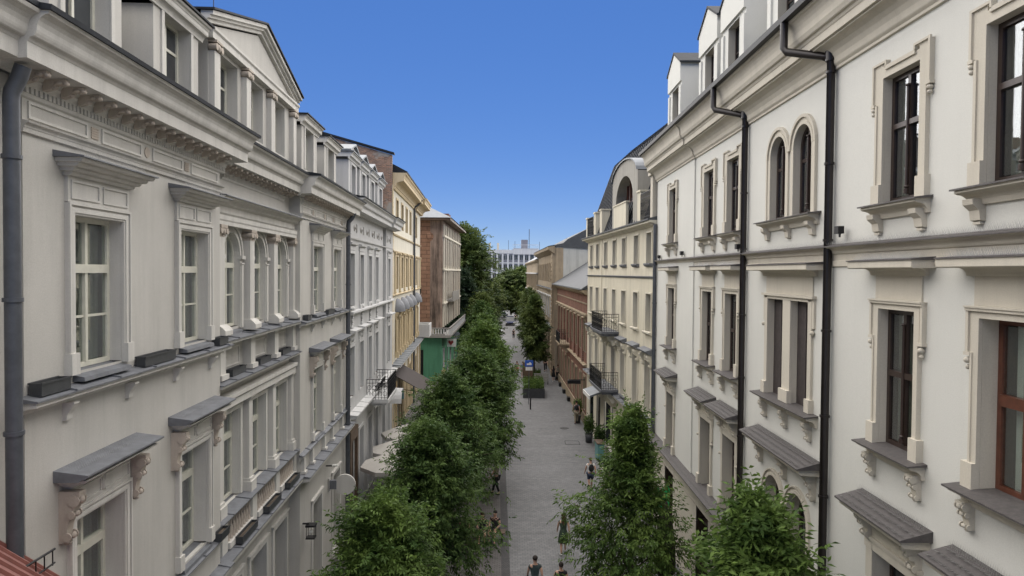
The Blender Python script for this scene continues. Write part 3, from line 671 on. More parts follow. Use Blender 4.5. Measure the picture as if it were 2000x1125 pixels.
for o_ in (.08, .35, .66, .97, 1.28, 1.6): O('seam', (MB().add([rp(-2.6, o_, .003), rp(1.9, o_, .003), rp(1.9, o_ + .035, .003), rp(-2.6, o_ + .035, .003), rp(-2.6, o_, .05), rp(1.9, o_, .05), rp(1.9, o_ + .035, .05), rp(-2.6, o_ + .035, .05)], [(4, 5, 6, 7), (0, 1, 5, 4), (3, 7, 6, 2), (1, 2, 6, 5)]) or None, 'rust') if False else ((lambda q: (q.add([rp(-2.6, o_, .003), rp(1.9, o_, .003), rp(1.9, o_ + .035, .003), rp(-2.6, o_ + .035, .003), rp(-2.6, o_, .05), rp(1.9, o_, .05), rp(1.9, o_ + .035, .05), rp(-2.6, o_ + .035, .05)], [(4, 5, 6, 7), (0, 1, 5, 4), (3, 7, 6, 2), (1, 2, 6, 5)]), q)[1])(MB()), 'rust'), t)
t = thing('roof_railing', 'short rusty metal railing standing over the red roof corner', 'railing', LA.W(-1.6, .5, 7.85), LA.rz)
O('top_rail', (MB().tube([(0, 0, .32), (1.36, 0, .29)], .016, 6), 'iron'), t)
O('bottom_rail', (MB().tube([(0, 0, .1), (1.36, 0, .12)], .012, 6), 'iron'), t)
for i in range(9): O('baluster', (MB().tube([(.04 + i * .16, 0, -.1 if i in (0, 4) else .1), (.04 + i * .16, 0, .30)], .008, 5), 'iron'), t)

# ================================================================== LEFT: light grey house
LB = Fac('light_grey_house', 'light grey plaster building with small gabled dormers between the grey and the yellow houses', lx(30.15), lx(45.5))
Bq = LB.root
UB = [.82, 3.4, 6.0, 8.45]; UB2 = 13.3; L_ = LB.L
hl = []
for u in UB + [UB2]: hl += [(u - .53, u + .53, 10.0, 12.4), (u - .55, u + .55, 5.85, 8.15), (u - .6, u + .6, .1, 3.9)]
b = MB(); b.wall(0, 10.9, 0, 14.3, 0, [k for k in hl if k[1] < 10.9]); b.wall(10.9, 12.0, 0, 14.3, -.12); b.wall(12.0, L_, 0, 14.3, .06, [k for k in hl if k[0] > 12])
b.quad((10.9, 0, 0), (10.9, -.12, 0), (10.9, -.12, 14.3), (10.9, 0, 14.3)).quad((12.0, .06, 0), (12.0, -.12, 0), (12.0, -.12, 14.3), (12.0, .06, 14.3))
O('wall', (b, 'wallB'), Bq)
for a, e, bs_ in ((0.05, 11.6, 0), (11.6, L_ + .3, .14)):
    O('cornice', (MB().prof([(x, h + .25) for x, h in corniceA(bs_)], a, e), 'trimB'), Bq)
    O('roof_edge', (MB().prof([(bs_ - .2, 14.86), (bs_ + .75, 14.86), (bs_ + .76, 14.91), (bs_ - .2, 15.05)], a, e + .03), 'roof'), Bq)
O('string_course', (MB().prof([(0, 13.05), (.08, 13.06), (.1, 13.12), (0, 13.14)], 0, L_), 'trimB'), Bq)
for i, u in enumerate([.4, 1.5, 2.1, 3.3, 4.0, 5.1, 5.8, 6.9, 7.6, 8.7, 9.4, 10.3, 12.5, 13.4, 14.2]):
    b = MB()
    if i % 2 == 0: b.box(-.06, .06, 0, .03, -.2, .2).box(-.16, .16, 0, .025, -.2, -.16).box(-.16, .16, 0, .025, .16, .2).box(-.16, -.12, 0, .025, -.16, .16).box(.12, .16, 0, .025, -.16, .16)
    else: b.ball((0, .01, 0), (.22, .04, .16), 10, 6).ball((0, .04, 0), (.08, .05, .08), 8, 5)
    O('frieze_ornament', (b, 'frameG'), Bq, (u, .06 if u > 12 else 0, 13.6))
O('ledge', (MB().prof([(0, 9.55)] + cove(.03, .2, 9.56, 9.68) + [(.24, 9.70), (.24, 9.78), (0, 9.80)], 0, L_), 'trimB'), Bq)
ledge(0, L_ - .1, 0, 5.15, Bq, .4, 'trimB', 'trimB', .3)
def kitB(w, h, depth=.28, rows=(.36, .7), frame='frameG', trim='trimB', glass='glassF', head=.16, arch=False, tr=.14, hood=None):
    fb, _ = win_frame(w, h, depth, rows, 2, arch=arch); k = Kit('window', fb.mesh('window', M[frame])); add_panes(k, w, h, depth, rows, 2, glass, arch=arch)
    sb = jambs(MB(), w, h, depth, arch)
    if not arch:
        for sg in (-1, 1): sb.box(*sorted((sg * w / 2, sg * (w / 2 + tr))), 0, .05, 0, h + tr)
        sb.box(-w / 2, w / 2, 0, .05, h, h + tr)
        if hood: sb.prof([(0, h + tr), (.1, h + tr + .02), (hood, h + tr + .1), (hood, h + tr + .16), (0, h + tr + .2)], -w / 2 - .25, w / 2 + .25)
    k.sub('surround', (sb, trim)); return k
kb2 = kitB(1.06, 2.4); kb2.sub('head_panel', (MB().box(-.7, .7, 0, .06, 2.56, 2.74).prof([(0, 2.74), (.16, 2.80), (.18, 2.88), (0, 2.92)], -.8, .8), 'trimB')); kb2.sub('sill_block', (MB().box(-.65, .65, 0, .09, -.2, 0).ball((0, .1, -.1), (.2, .05, .08)), 'trimB'))
for u in UB: kb2.place(Bq, u, 0, 10.0)
kb2.place(Bq, UB2, .06, 10.0)
kb1 = kitB(1.1, 2.3, rows=(.68,)); kb1.sub('carved_panel', (MB().box(-.7, .7, 0, .05, 2.46, 2.9).ball((-.3, .05, 2.68), (.2, .05, .13)).ball((.3, .05, 2.68), (.2, .05, .13)).ball((0, .07, 2.68), (.1, .06, .16)), 'trimB'))
kb1.sub('hood', (MB().prof([(0, 2.9), (.12, 2.93), (.34, 3.02), (.36, 3.1), (0, 3.14)], -.9, .9), 'trimB'))
fb_ = MB()
for i in range(7): fb_.ball(((i % 3 - 1) * .1 * (1 - i / 9), .05, 3.2 + i * .1), (.13 - i * .012, .06, .1), 7, 5)
kb1.sub('palmette', (fb_, 'trimB'))
for u in UB: kb1.place(Bq, u, 0, 5.85)
kb1.place(Bq, UB2, .06, 5.85)
kb0 = kitB(1.2, 3.8, rows=(.75,), depth=.35)
for u in UB[1:] + [UB2]: kb0.place(Bq, u, 0 if u < 12 else .06, .1)
t_ = O('wooden_portal', (MB().box(-.95, -.7, 0, .14, 0, 4.4).box(.7, .95, 0, .14, 0, 4.4).box(-.7, .7, 0, .14, 3.9, 4.4).box(-.7, .7, -.1, -.05, 0, 3.9).box(-.04, .04, -.05, .0, 0, 3.9), 'wood'), Bq, (.95, 0, .0))
b = MB(); b.quad((0, -.1, 15.05), (L_, -.1, 15.05), (L_, -4.6, 18.3), (0, -4.6, 18.3)).quad((0, -4.6, 18.3), (L_, -4.6, 18.3), (L_, -9, 14.3), (0, -9, 14.3)); O('roof', (b, 'roofM'), Bq)
for a, wu in ((1.35, 2.6), (4.3, 5.5), (7.3, 8.5), (10.5, 11.8)):
    dormerA(a, a + 2.2, a + 1.15, 1.05, 16.75, o=-.25, wall='wallB', trim='trimB', par=Bq, h0=14.95, wb=15.25, wh=1.35, pediment=.42, frame='frameG', rf='roofL')
# balcony with clutter
bl = O('balcony', (MB().box(4.9, 8.6, 0, 1.15, 4.78, 4.98).prof([(0, 4.66), (1.0, 4.66), (1.05, 4.78), (0, 4.78)], 5.0, 8.5), 'trimB'), Bq)
def railing(par, u0, u1, o, h, hh=1.05, step=.13, mat='iron', ends=True, scrolls=True):
    b = MB(); b.box(u0, u1, o - .02, o + .02, h + hh - .03, h + hh).box(u0, u1, o - .012, o + .012, h + hh * .8, h + hh * .8 + .02).box(u0, u1, o - .012, o + .012, h + .08, h + .1)
    runs = [((u0, o), (u1, o))]
    if ends:
        for u in (u0, u1): b.box(u - .02, u + .02, .02, o, h + hh - .03, h + hh).box(u - .012, u + .012, .02, o, h + hh * .8, h + hh * .8 + .02).box(u - .012, u + .012, .02, o, h + .08, h + .1); runs.append(((u, .03), (u, o)))
    r = O('railing', (b, mat), par); q = MB()
    for (a0, b0), (a1, b1) in runs:
        L = math.hypot(a1 - a0, b1 - b0); n = max(2, int(L / step))
        for i in range(n + 1):
            t = i / n; x, y = a0 + (a1 - a0) * t, b0 + (b1 - b0) * t; q.box(x - .009, x + .009, y - .009, y + .009, h, h + hh - .03)
        if scrolls:
            dx, dy = (a1 - a0) / L, (b1 - b0) / L; m_ = max(1, int(L / .26))
            for i in range(m_):
                s0 = L * (i + .5) / m_
                for hc_ in (.28, .58):
                    pts = [(a0 + dx * (s0 + .10 * math.cos(a)), b0 + dy * (s0 + .10 * math.cos(a)), h + hh * hc_ + .12 * math.sin(a)) for a in [k * math.pi / 4 for k in range(9)]]
                    q.tube(pts, .010, 4, False)
    O('railing_bars', (q, mat), r); return r
railing(bl, 4.95, 8.55, 1.1, 4.98, 1.05, .14)
t = thing('stacked_chairs', 'dark folded chairs and table crowded on the grey balcony', 'chairs', LB.W(6.2, .15, 4.98), LB.rz)
for i in range(4):
    u = i * .35
    O('chair', (MB().box(u, u + .03, .1, .5, .42, .45).tube([(u, .1, 0), (u + .1, .5, .85)], .015, 5).tube([(u + .2, .1, 0), (u, .5, .85)], .015, 5).box(u, u + .3, .46, .5, .6, .85).box(u, u + .3, .1, .5, .42, .45), 'iron'), t)
O('brickwork', (MB().box(L_ - .05, L_, -.3, .0, 0, 14), 'wallB'), Bq) if False else None
# small door canopy
t = thing('glass_canopy', 'small arched teal glass canopy over a doorway left of the dark awning', 'canopy', LB.W(10.2, .02, 3.9), LB.rz)
b = MB(); b.arcband(0, 0, .72, .78, 0, 1.3, 10); O('canopy_rim', (b, 'trimB'), t)
b = MB(); b.arcband(0, 0, .69, .71, .02, 1.28, 10); O('canopy_glass', (b, 'teal'), t)

# ================================================================== LEFT: yellow house
LC = Fac('yellow_house', 'tall pale yellow building with rough brick side wall and ochre pilasters', lx(45.55), lx(67.8))
Y = LC.root; L_ = LC.L
UC = [2.75, 6.0, 9.2, 12.3, 17.7]
hl = []
for u in UC: hl += [(u - .6, u + .6, 14.7, 16.6), (u - .6, u + .6, 10.35, 12.65), (u - .62, u + .62, 6.0, 8.6), (u - .7, u + .7, .1, 3.8)]
b = MB(); b.wall(0, L_, 0, 17.4, 0, hl); b.quad((L_, 0, 0), (L_, -12, 0), (L_, -12, 17.4), (L_, 0, 17.4)); O('wall', (b, 'wallE'), Y)
b = MB(); b.profo([(0, 0), (.02, 0)] * 0 + [(0, 0)], 0, 0) if False else None
b.add([(.0, -.02, 0), (.0, -13, 0), (.0, -13, 20.6), (.0, -5.6, 20.9), (.0, -.02, 19.35)], [(0, 1, 2, 3, 4)]); b.add([(.3, -.02, 0), (.3, -13, 0), (.3, -13, 20.6), (.3, -5.6, 20.9), (.3, -.02, 19.35)], [(0, 1, 2, 3, 4)])
b.quad((0, -.02, 0), (.3, -.02, 0), (.3, -.02, 19.35), (0, -.02, 19.35)).quad((0, -.02, 19.35), (.3, -.02, 19.35), (.3, -5.6, 20.9), (0, -5.6, 20.9))
O('brick_gable', (b, 'brickG'), Y)
O('gable_coping', (MB().add([(-.12, .12, 19.38), (.4, .12, 19.38), (.4, -5.7, 20.98), (-.12, -5.7, 20.98), (-.12, .12, 19.50), (.4, .12, 19.50), (.4, -5.7, 21.1), (-.12, -5.7, 21.1)], [(0, 1, 2, 3), (4, 5, 6, 7), (0, 4, 7, 3), (1, 2, 6, 5), (0, 1, 5, 4)]) or None, 'roof') if False else ((lambda q: (q.add([(-.12, .12, 19.38), (.4, .12, 19.38), (.4, -5.7, 20.98), (-.12, -5.7, 20.98), (-.12, .12, 19.50), (.4, .12, 19.50), (.4, -5.7, 21.1), (-.12, -5.7, 21.1)], [(0, 1, 2, 3), (4, 5, 6, 7), (0, 4, 7, 3), (1, 2, 6, 5), (0, 1, 5, 4)]), q)[1])(MB()), 'roof'), Y)
O('cornice', (MB().prof([(0, 17.1), (.12, 17.12), (.16, 17.3)] + cove(.2, .5, 17.32, 17.6) + [(.75, 17.66), (.75, 17.86)] + cove(.78, .9, 17.9, 18.1) + [(.92, 18.2), (0, 18.2)], .2, 16.0), 'trimE'), Y)
O('cornice', (MB().prof([(0, 17.1), (.22, 17.12), (.26, 17.3)] + cove(.3, .7, 17.32, 17.6) + [(.95, 17.66), (.95, 17.86)] + cove(.98, 1.1, 17.9, 18.1) + [(1.12, 18.2), (0, 18.2)], 16.0, L_ + .4), 'trimE'), Y)
O('roof', (MB().prof([(.95, 18.2), (.97, 18.3), (.1, 18.75), (-5.5, 20.95), (-12, 18.2)], .3, L_), 'roof'), Y)
O('attic_parapet', (MB().prof([(.2, 18.3), (.2, 19.1), (-.3, 19.2), (-.3, 18.3)], 13.5, 16.5), 'ornA'), Y)
O('corner_quoins', ((lambda b: ([b.box(0, .55 if i % 2 else .4, 0, .05, i * .3 + .02, i * .3 + .29) for i in range(57)], b)[1])(MB()), 'trimE'), Y)
for h in (14.15, 13.0, 10.0): O('string_course', (MB().prof([(0, h - .12), (.1, h - .08), (.14, h), (0, h + .04)], 0, L_), 'trimE'), Y)
ledge(0, L_, 0, 5.3, Y, .6, 'trimB', 'roofL', .35)
ky = kitB(1.2, 1.9, rows=(.6,), trim='trimE')
for u in UC: ky.place(Y, u, 0, 14.7)
ky = kitB(1.2, 2.3, rows=(.66,), trim='trimE', hood=.2)
for u in UC: ky.place(Y, u, 0, 10.35)
ky = kitB(1.24, 2.6, rows=(.68,), trim='trimE')
sh = MB(); P = []; F = []
for j in range(7):
    a = math.pi / 2 * j / 6
    for i in range(13):
        t = math.pi * i / 12; P.append((.95 * math.cos(t), .02 + .6 * math.sin(t) * math.cos(a) * 1.0, 2.75 + 1.0 * math.sin(t) * (math.sin(a) * .9 + .05)))
for j in range(6):
    for i in range(12): F.append((j * 13 + i, j * 13 + i + 1, (j + 1) * 13 + i + 1, (j + 1) * 13 + i))
sh.add(P, F, True); ky.sub('shell_hood', (sh, 'capA'))
for sg in (-1, 1): ky.sub('console', (scroll(.16, .25, .5), 'trimE'), (sg * .85, 0, 2.75)); ky.sub('column', (MB().tube([(sg * .85, .12, 0), (sg * .85, .12, 2.25)], .1, 8).box(sg * .85 - .15, sg * .85 + .15, 0, .28, -.4, 0), 'trimE'))
for u in UC: ky.place(Y, u, 0, 6.0)
ky = kitB(1.4, 3.7, rows=(.75,), trim='trimE')
for u in UC[1:]: ky.place(Y, u, 0, .1)
for u in (1.5, 4.4, 7.6, 10.8, 13.9, 16.0, 19.6, 21.9):
    O('pilaster', (MB().box(-.22, .22, 0, .1, 0, 2.6).box(-.27, .27, 0, .14, 2.6, 2.75).box(-.27, .27, 0, .14, -.12, 0), 'trimE'), Y, (u, 0, 10.2)); O('pilaster', (MB().box(-.2, .2, 0, .1, 0, 4.6), 'trimE'), Y, (u, 0, .1))
pipe('drainpipe', '', LC, 14.6, .14, (0, 17.2), .1, 'pipeG', neck=[(14.6, .8, 17.9), (14.6, .5, 17.5)])
bl = O('balcony', (MB().box(18.9, 21.9, 0, 1.2, 5.4, 5.6), 'trimB'), Y); O('balustrade', (MB().box(18.9, 21.9, 1.08, 1.2, 5.6, 6.6).box(18.9, 19.02, 0, 1.08, 5.6, 6.6).box(21.78, 21.9, 0, 1.08, 5.6, 6.6), 'trimB'), bl)
t = thing('shop_awning', 'dark brown sloping shop awning on the yellow building above the trees', 'awning', LC.W(3.6, .05, 4.5), LC.rz)
b = MB(); b.prof([(0, 0), (2.05, -1.15), (2.05, -1.11), (0, .05)], -2.7, 2.7); O('canvas', (b, 'canvasD'), t); O('valance', (MB().box(-2.7, 2.7, 2.04, 2.06, -1.35, -1.12), 'canvasD'), t)
for u in (-2.6, 2.6): O('arm', (MB().tube([(u, 0, -.9), (u, 2.0, -1.16)], .02, 5), 'iron'), t)

# ================================================================== LEFT: corner house beyond the side street
LD = Fac('corner_house', 'weathered terracotta corner building with green shop and wraparound stone balcony', (-14, 72), (-7.35, 72))
D = LD.root; L_ = LD.L
hl = [(2.9, 4.1, 12.2, 14.6), (2.9, 4.1, 7.4, 10.4)]
b = MB(); b.wall(0, L_ - 1.3, 5.7, 17.0, 0, hl); O('wall', (b, 'wallF'), D)
b = MB(); b.wall(L_ - 1.3, L_, 5.7, 17.0, .03); b.quad((L_ - 1.3, 0, 5.7), (L_ - 1.3, .03, 5.7), (L_ - 1.3, .03, 17), (L_ - 1.3, 0, 17)); O('corner_pier', (b, 'wallF2'), D)
b = MB(); b.wall(0, L_, 0, 4.7, .04, [(4.0, 4.7, .1, 3.4)]); b.wall(4.0, 4.7, .1, 3.4, -.3); O('shop_front', (b, 'green'), D)
O('door', (MB().box(4.05, 4.65, -.28, -.2, .1, 3.3), 'iron'), D)
kd = kitB(1.2, 2.4, rows=(.66,), trim='wallF2', frame='frameG'); kd.place(D, 3.5, 0, 12.2); kd = kitB(1.2, 3.0, rows=(.7,), trim='wallF2'); kd.place(D, 3.5, 0, 7.4)
railing(D, 2.4, 4.4, .8, 9.3, 1.0, .15)
O('balcony_slab', (MB().box(2.3, 4.5, 0, .85, 9.1, 9.3), 'wallF2'), D)
O('medallion', (MB().tube([(5.2, 0, 15.3), (5.2, .07, 15.3)], .5, 14).ball((5.2, .08, 15.3), (.3, .1, .38)), 'wallF'), D)
# street side wing as a part set (faces the street)
sf = lambda y, o, h: ((-7.35 + o) + 14, 72 - y, h)   # helper: world (x=-7.35+o, y) in LD local (u,o,h)
b = MB()
def sfwall(b, y0, y1, h0, h1, holes=(), o=0.0):
    t = MB(); t.wall(y0, y1, h0, h1, 0, holes)
    b.add([((L_) + o, 72 - v[0], v[2]) for v in t.v], t.f)
ys = [73.6, 75.6, 78.2, 79.9, 81.6, 84.5, 87, 89.5, 92.5]
hh_ = [(y - .5, y + .5, 12.3, 14.9) for y in ys] + [(y - .5, y + .5, 8.6, 11.4) for y in ys] + [(y - .5, y + .5, 5.75, 7.9) for y in ys]
sfwall(b, 72, 95, 5.7, 17, hh_); O('street_wall', (b, 'wallF2'), D)
for y in (72.6, 74.6, 76.9, 79.05, 80.75, 83.0, 85.75, 88.2, 91.0, 94.0): O('pilaster', (MB().box(L_ + .003, L_ + .16, 72 - y - .22, 72 - y + .22, 5.75, 16.6), 'trimD'), D)
for h in (8.15, 11.75, 15.3): O('string_course', (MB().box(L_ + .003, L_ + .22, -23, -.1, h, h + .2), 'trimD'), D)
b = MB(); sfwall(b, 72, 95, 0, 4.7, [(y - .8, y + .8, .2, 3.4) for y in ys[::2]], .04); O('street_shop_front', (b, 'green'), D)
for y, h, hh in [(y, h, hh) for y in ys for h, hh in ((12.3, 2.6), (8.6, 2.8), (5.75, 2.15))]:
    w = O('window', (MB().box(-.5, -.43, -.25, -.18, 0, hh).box(.43, .5, -.25, -.18, 0, hh).box(-.43, .43, -.25, -.18, hh - .07, hh).box(-.03, .03, -.25, -.18, 0, hh - .07).box(-.43, .43, -.25, -.18, hh * .66, hh * .66 + .06), 'frameG'), D, (L_, 72 - y, h), rot=(0, 0, math.pi / 2))
    O('pane', (MB().box(-.43, .43, -.24, -.235, 0, hh - .07), 'glassR'), w)
    O('surround', (jambs(MB(), 1.0, hh, .25).box(-.62, -.5, 0, .08, 0, hh + .12).box(.5, .62, 0, .08, 0, hh + .12), 'wallF2'), w)
for y in ys[::2]: O('shop_pane', (MB().box(L_ - .25, L_ - .2, 72 - y - .8, 72 - y + .8, .2, 3.4), 'glassD'), D)
O('stone_balcony', (MB().box(-.2 + 6.0 - 2.0, L_ + .0, 0.04, .8, 4.7, 4.95).box(L_, L_ + .95, -23, .8, 4.7, 4.95).box(4.0, L_ + .4, .62, .78, 4.95, 5.1).box(4.0, L_ + .9, .62, .78, 5.62, 5.75).box(L_ + .78, L_ + .93, -23, .62, 5.62, 5.75), 'frameG'), D)
bb = MB().box(-.07, .07, -.05, .05, 0, .6).mesh('baluster', M['trimB'])
for i in range(14): O('baluster', bb, D, (4.1 + i * .28, .7, 5.02))
for i in range(56): O('baluster', bb, D, (L_ + .85, .5 - i * .41, 5.02))
O('street_balcony', (MB().box(L_, L_ + .8, -13, -4, 8.3, 8.5).box(L_ + .72, L_ + .8, -13, -4, 8.5, 9.4), 'frameG'), D)
O('eaves', (MB().box(-.5, L_ + .9, -23.2, .9, 17.0, 17.25), 'wood'), D)
b = MB(); b.add([(-.6, 1.0, 17.25), (L_ + 1.0, 1.0, 17.25), (L_ + 1.0, -23.3, 17.25), (-.6, -23.3, 17.25), (0, -4, 19.2), (L_ - 4.5, -4.5, 20.0), (L_ - 4.5, -19, 20.0), (0, -19, 19.2)], [(0, 1, 5, 4), (1, 2, 6, 5), (2, 3, 7, 6), (4, 5, 6, 7), (0, 4, 7, 3)])
O('roof', (b, 'roofL'), D)
for y in (-20, -22): O('chimney', (MB().box(L_ - 2, L_ - 1.2, y - .4, y + .4, 17.3, 19.4), 'brickR'), D)
t = thing('shop_sign', 'white shop sign board with a dark heart above the green shopfront corner', 'sign', (-6.9, 77.5, 3.1), 0)
O('board', (MB().box(-.6, .6, 0, .08, 0, .9), 'white'), t)
O('heart', (MB().profo([(0, .15), (.3, .5), (.26, .68), (.12, .72), (0, .6), (-.12, .72), (-.26, .68), (-.3, .5)], .08, .095), 'red_cloth'), t)
t = thing('round_sign', 'pale round sign hanging above the white heart sign', 'sign', (-6.4, 79.5, 4.2), 0); O('disc', (MB().tube([(0, 0, 0), (0, .1, 0)], .42, 16), 'roofL'), t); O('arm', (MB().box(-.9, -.4, .03, .07, -.03, .03), 'iron'), t)

# ================================================================== RIGHT: ivory building (nearest)
RA = Fac('ivory_house', 'large ivory white building nearest on the right with beige window surrounds and dark frames', (6.8, 31.9), (6.69, 4))
I = RA.root; LR = 34.0
W3 = [3.22, 8.38, 10.98, 20.05, 22.75, 27.0, 30.0]; W3A = [14.55, 16.02]
hl = []
for u in W3: hl.append((u - .56, u + .56, 12.9, 15.15)); hl.append((u - .56, u + .56, 8.55, 11.0)); hl.append((u - .60, u + .60, 4.08, 6.5))
for u in W3A: hl.append((u - .50, u + .50, 13.0, 15.08, True)); hl.append((u - .52, u + .52, 8.5, 10.98) if False else (u - .5, u + .5, 8.5, 10.98)); hl.append((u - .56, u + .56, 3.95, 6.45, True))
gf = [(2.5, 4.0, .3, 3.3), (7.6, 9.1, .3, 3.3), (10.2, 11.7, .3, 3.3), (14.2, 16.3, .1, 3.4), (19.2, 20.9, .3, 3.3), (22, 23.6, .3, 3.3)]
hl += [k for k in hl if False]
b = MB(); b.wall(0, 6.55, 4.05, 17.0, .05, [k for k in hl if k[1] < 6.5]); b.wall(6.55, 12.55, 4.05, 17.0, 0, [k for k in hl if 6.6 < k[0] < 12.5]); b.wall(12.55, LR, 4.05, 17.0, 0, [k for k in hl if k[0] > 12.6])
b.quad((6.55, 0, 4.05), (6.55, .05, 4.05), (6.55, .05, 17), (6.55, 0, 17)).quad((0, .05, 0), (0, -10, 0), (0, -10, 17), (0, .05, 17)).quad((LR, 0, 0), (LR, -10, 0), (LR, -10, 17), (LR, 0, 17)).quad((0, -10, 0), (LR, -10, 0), (LR, -10, 17), (0, -10, 17))
O('wall', (b, 'wallC'), I)
b = MB(); b.wall(0, LR, 0, 3.85, .10, gf)
for k in gf: b.box(k[0] - .0, k[1] + .0, -.45, -.4, k[2], k[3])
O('ground_floor_wall', (b, 'trimC'), I)
for k in gf: O('shop_window', (MB().box(k[0], k[0] + .08, -.3, .05, k[2], k[3]).box(k[1] - .08, k[1], -.3, .05, k[2], k[3]).box(k[0] + .08, k[1] - .08, -.2, -.1, k[3] - .5, k[3] - .42), 'frameD'), I)
b = MB()
for h in (.9, 1.5, 2.1, 2.7, 3.3):
    segs = [0] + [x for k in gf for x in (k[0], k[1])] + [LR]
    for a, e in zip(segs[::2], segs[1::2]): b.box(a, e, .10, .112, h, h + .03)
O('rustication_joints', (b, 'ornA'), I, kind='stuff')
O('ground_cornice', (MB().prof([(.05, 3.72), (.16, 3.74), (.2, 3.85)] + cove(.22, .36, 3.86, 3.98) + [(.42, 4.0), (.42, 4.06), (0, 4.06)], 0, LR), 'trimC'), I)
O('ground_cornice_cap', (MB().prof([(0, 4.06), (.46, 4.06), (.46, 4.09), (0, 4.17)], 0, LR), 'slate'), I)
O('bird_spikes', (spikes(MB(), 0, 14, .14, 4.12, .13, .06, (0, .18)), 'wire'), I, kind='stuff')
# main cornice
pc = [(0, 15.86), (.05, 15.87), (.05, 15.92), (.09, 15.96)] + cove(.10, .40, 15.98, 16.32) + [(.40, 16.36), (.46, 16.36), (.46, 16.52)] + cyma(.48, .58, 16.54, 16.66) + [(.60, 16.70)] + cove(.60, .74, 16.72, 17.05) + [(.76, 17.10), (0, 17.10)]
O('cornice', (MB().prof([(o + .05, h) for o, h in pc], -.25, 6.6), 'trimC'), I); O('cornice', (MB().prof(pc, 6.6, LR), 'trimC'), I)
O('gutter', (MB().prof([(.70, 17.10), (.90, 17.10), (.92, 17.22), (.88, 17.22), (.86, 17.14), (.70, 17.14)], -.3, LR), 'iron'), I)
O('roof', (MB().prof([(.72, 17.14), (.35, 17.3), (-2.2, 20.8), (-6, 21.6), (-10, 17.1)], -.2, LR), 'roof'), I)
O('string_course', (MB().prof([(0, 11.76), (.04, 11.78), (.04, 11.88), (.02, 11.90), (.02, 12.02), (.05, 12.04)] + cove(.06, .17, 12.06, 12.15) + [(.19, 12.17), (0, 12.17)], 0, LR), 'trimC'), I)
O('string_course_cap', (MB().prof([(0, 12.17), (.22, 12.17), (.22, 12.19), (0, 12.25)], 0, LR), 'slate'), I)
O('bird_spikes', (spikes(MB(), 6.8, LR, .10, 12.22, .13, .04, (-.05, .07), .6), 'wire'), I, kind='stuff')
# windows
def framepanes(w, h, depth, rows, glass, frame, rb=None, arch=False, curt=None, cm='curtain', cols=2, colonnette=True):
    fb, _ = win_frame(w, h, depth, rows, cols, bar=.07, outer=.085, arch=arch, rowbars=rb)
    if colonnette:
        o = -depth + .10
        fb.tube([(0, o, .12), (0, o, .2)], .05, 8).tube([(0, o, .2), (0, o, h - .25)], .028, 8).ball((0, o, .24), (.05, .05, .03)).ball((0, o, h - .26), (.05, .05, .03))
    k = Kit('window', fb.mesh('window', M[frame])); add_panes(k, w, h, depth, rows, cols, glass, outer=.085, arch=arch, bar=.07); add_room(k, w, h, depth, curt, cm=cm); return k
def surroundC(w, h):
    hw = w / 2; b = jambs(MB(), w, h, .19); t = .25
    for sg in (-1, 1):
        s_ = lambda a, e, *r: b.box(*sorted((sg * a, sg * e)), *r)
        s_(hw, hw + .22, 0, .05, .34, h); s_(hw + .16, hw + .22, .05, .075, .34, h - .45)
        s_(hw, hw + .27, 0, .10, -.02, .34)
        s_(hw + .22, hw + .32, 0, .05, h - .42, h + .26); s_(hw + .27, hw + .32, .05, .085, h - .42, h + .26); s_(hw + .08, hw + .32, .05, .085, h + .26, h + .30)
        b.ball((sg * (hw + .29), .05, h - .52), (.05, .06, .04), 7, 4); b.ball((sg * (hw + .29), .05, h - .60), (.035, .05, .035), 7, 4); s_(hw + .23, hw + .34, 0, .09, h - .47, h - .42)
        s_(hw - .02, hw + .22, 0, .049, h, h + .26)
    b.box(-hw + .02, hw - .02, 0, .05, h, h + .18); b.box(-hw + .10, hw - .10, .05, .085, h + .13, h + .20)
    for sg in (-1, 1): b.box(*sorted((sg * (hw - .10), sg * (hw + .08))), .05, .085, h + .26, h + .30); b.box(*sorted((sg * (hw - .14), sg * (hw - .10))), .0, .085, h + .18, h + .30)
    return b
def sillC(w, dep=.30, brk=2, scr=False):
    b = MB().prof([(0, -.28), (.05, -.28)] + cove(.06, dep - .08, -.24, -.12) + [(dep - .04, -.10), (dep - .04, -.04), (0, -.04)], -w / 2 - .30, w / 2 + .30)
    return b
def capC(w, dep, ext=.36): return MB().prof([(-.28, 0.02), (-.28, -.02), (0, -.03), (dep, -.06), (dep, -.035), (.0, .004)], -w / 2, w / 2).prof([(.0, -.04), (dep, -.06), (dep, -.035), (.0, .002)], -w / 2 - ext, -w / 2 - .001).prof([(.0, -.04), (dep, -.06), (dep, -.035), (.0, .002)], w / 2 + .001, w / 2 + ext)
k3 = framepanes(1.12, 2.25, .19, (.60,), 'glass', 'frameD', [.09], curt=[(-.5, -.2, 0, 2.2), (.25, .5, 0, 2.2)])
k3.sub('surround', (surroundC(1.12, 2.25), 'trimC')); k3.sub('sill', (sillC(1.12), 'trimC')); k3.sub('sill_cap', (capC(1.12, .30), 'slate'))
for sg in (-1, 1): k3.sub('sill_bracket', (MB().prof([(0, 0), (.20, 0), (.19, -.08), (.10, -.16), (.08, -.30), (0, -.32)], -.11, .11).box(-.08, .08, 0, .06, -.36, -.32), 'trimC'), (sg * .66, 0, -.20))
for u in W3: k3.place(I, u, .05 if u < 6 else 0, 12.9)
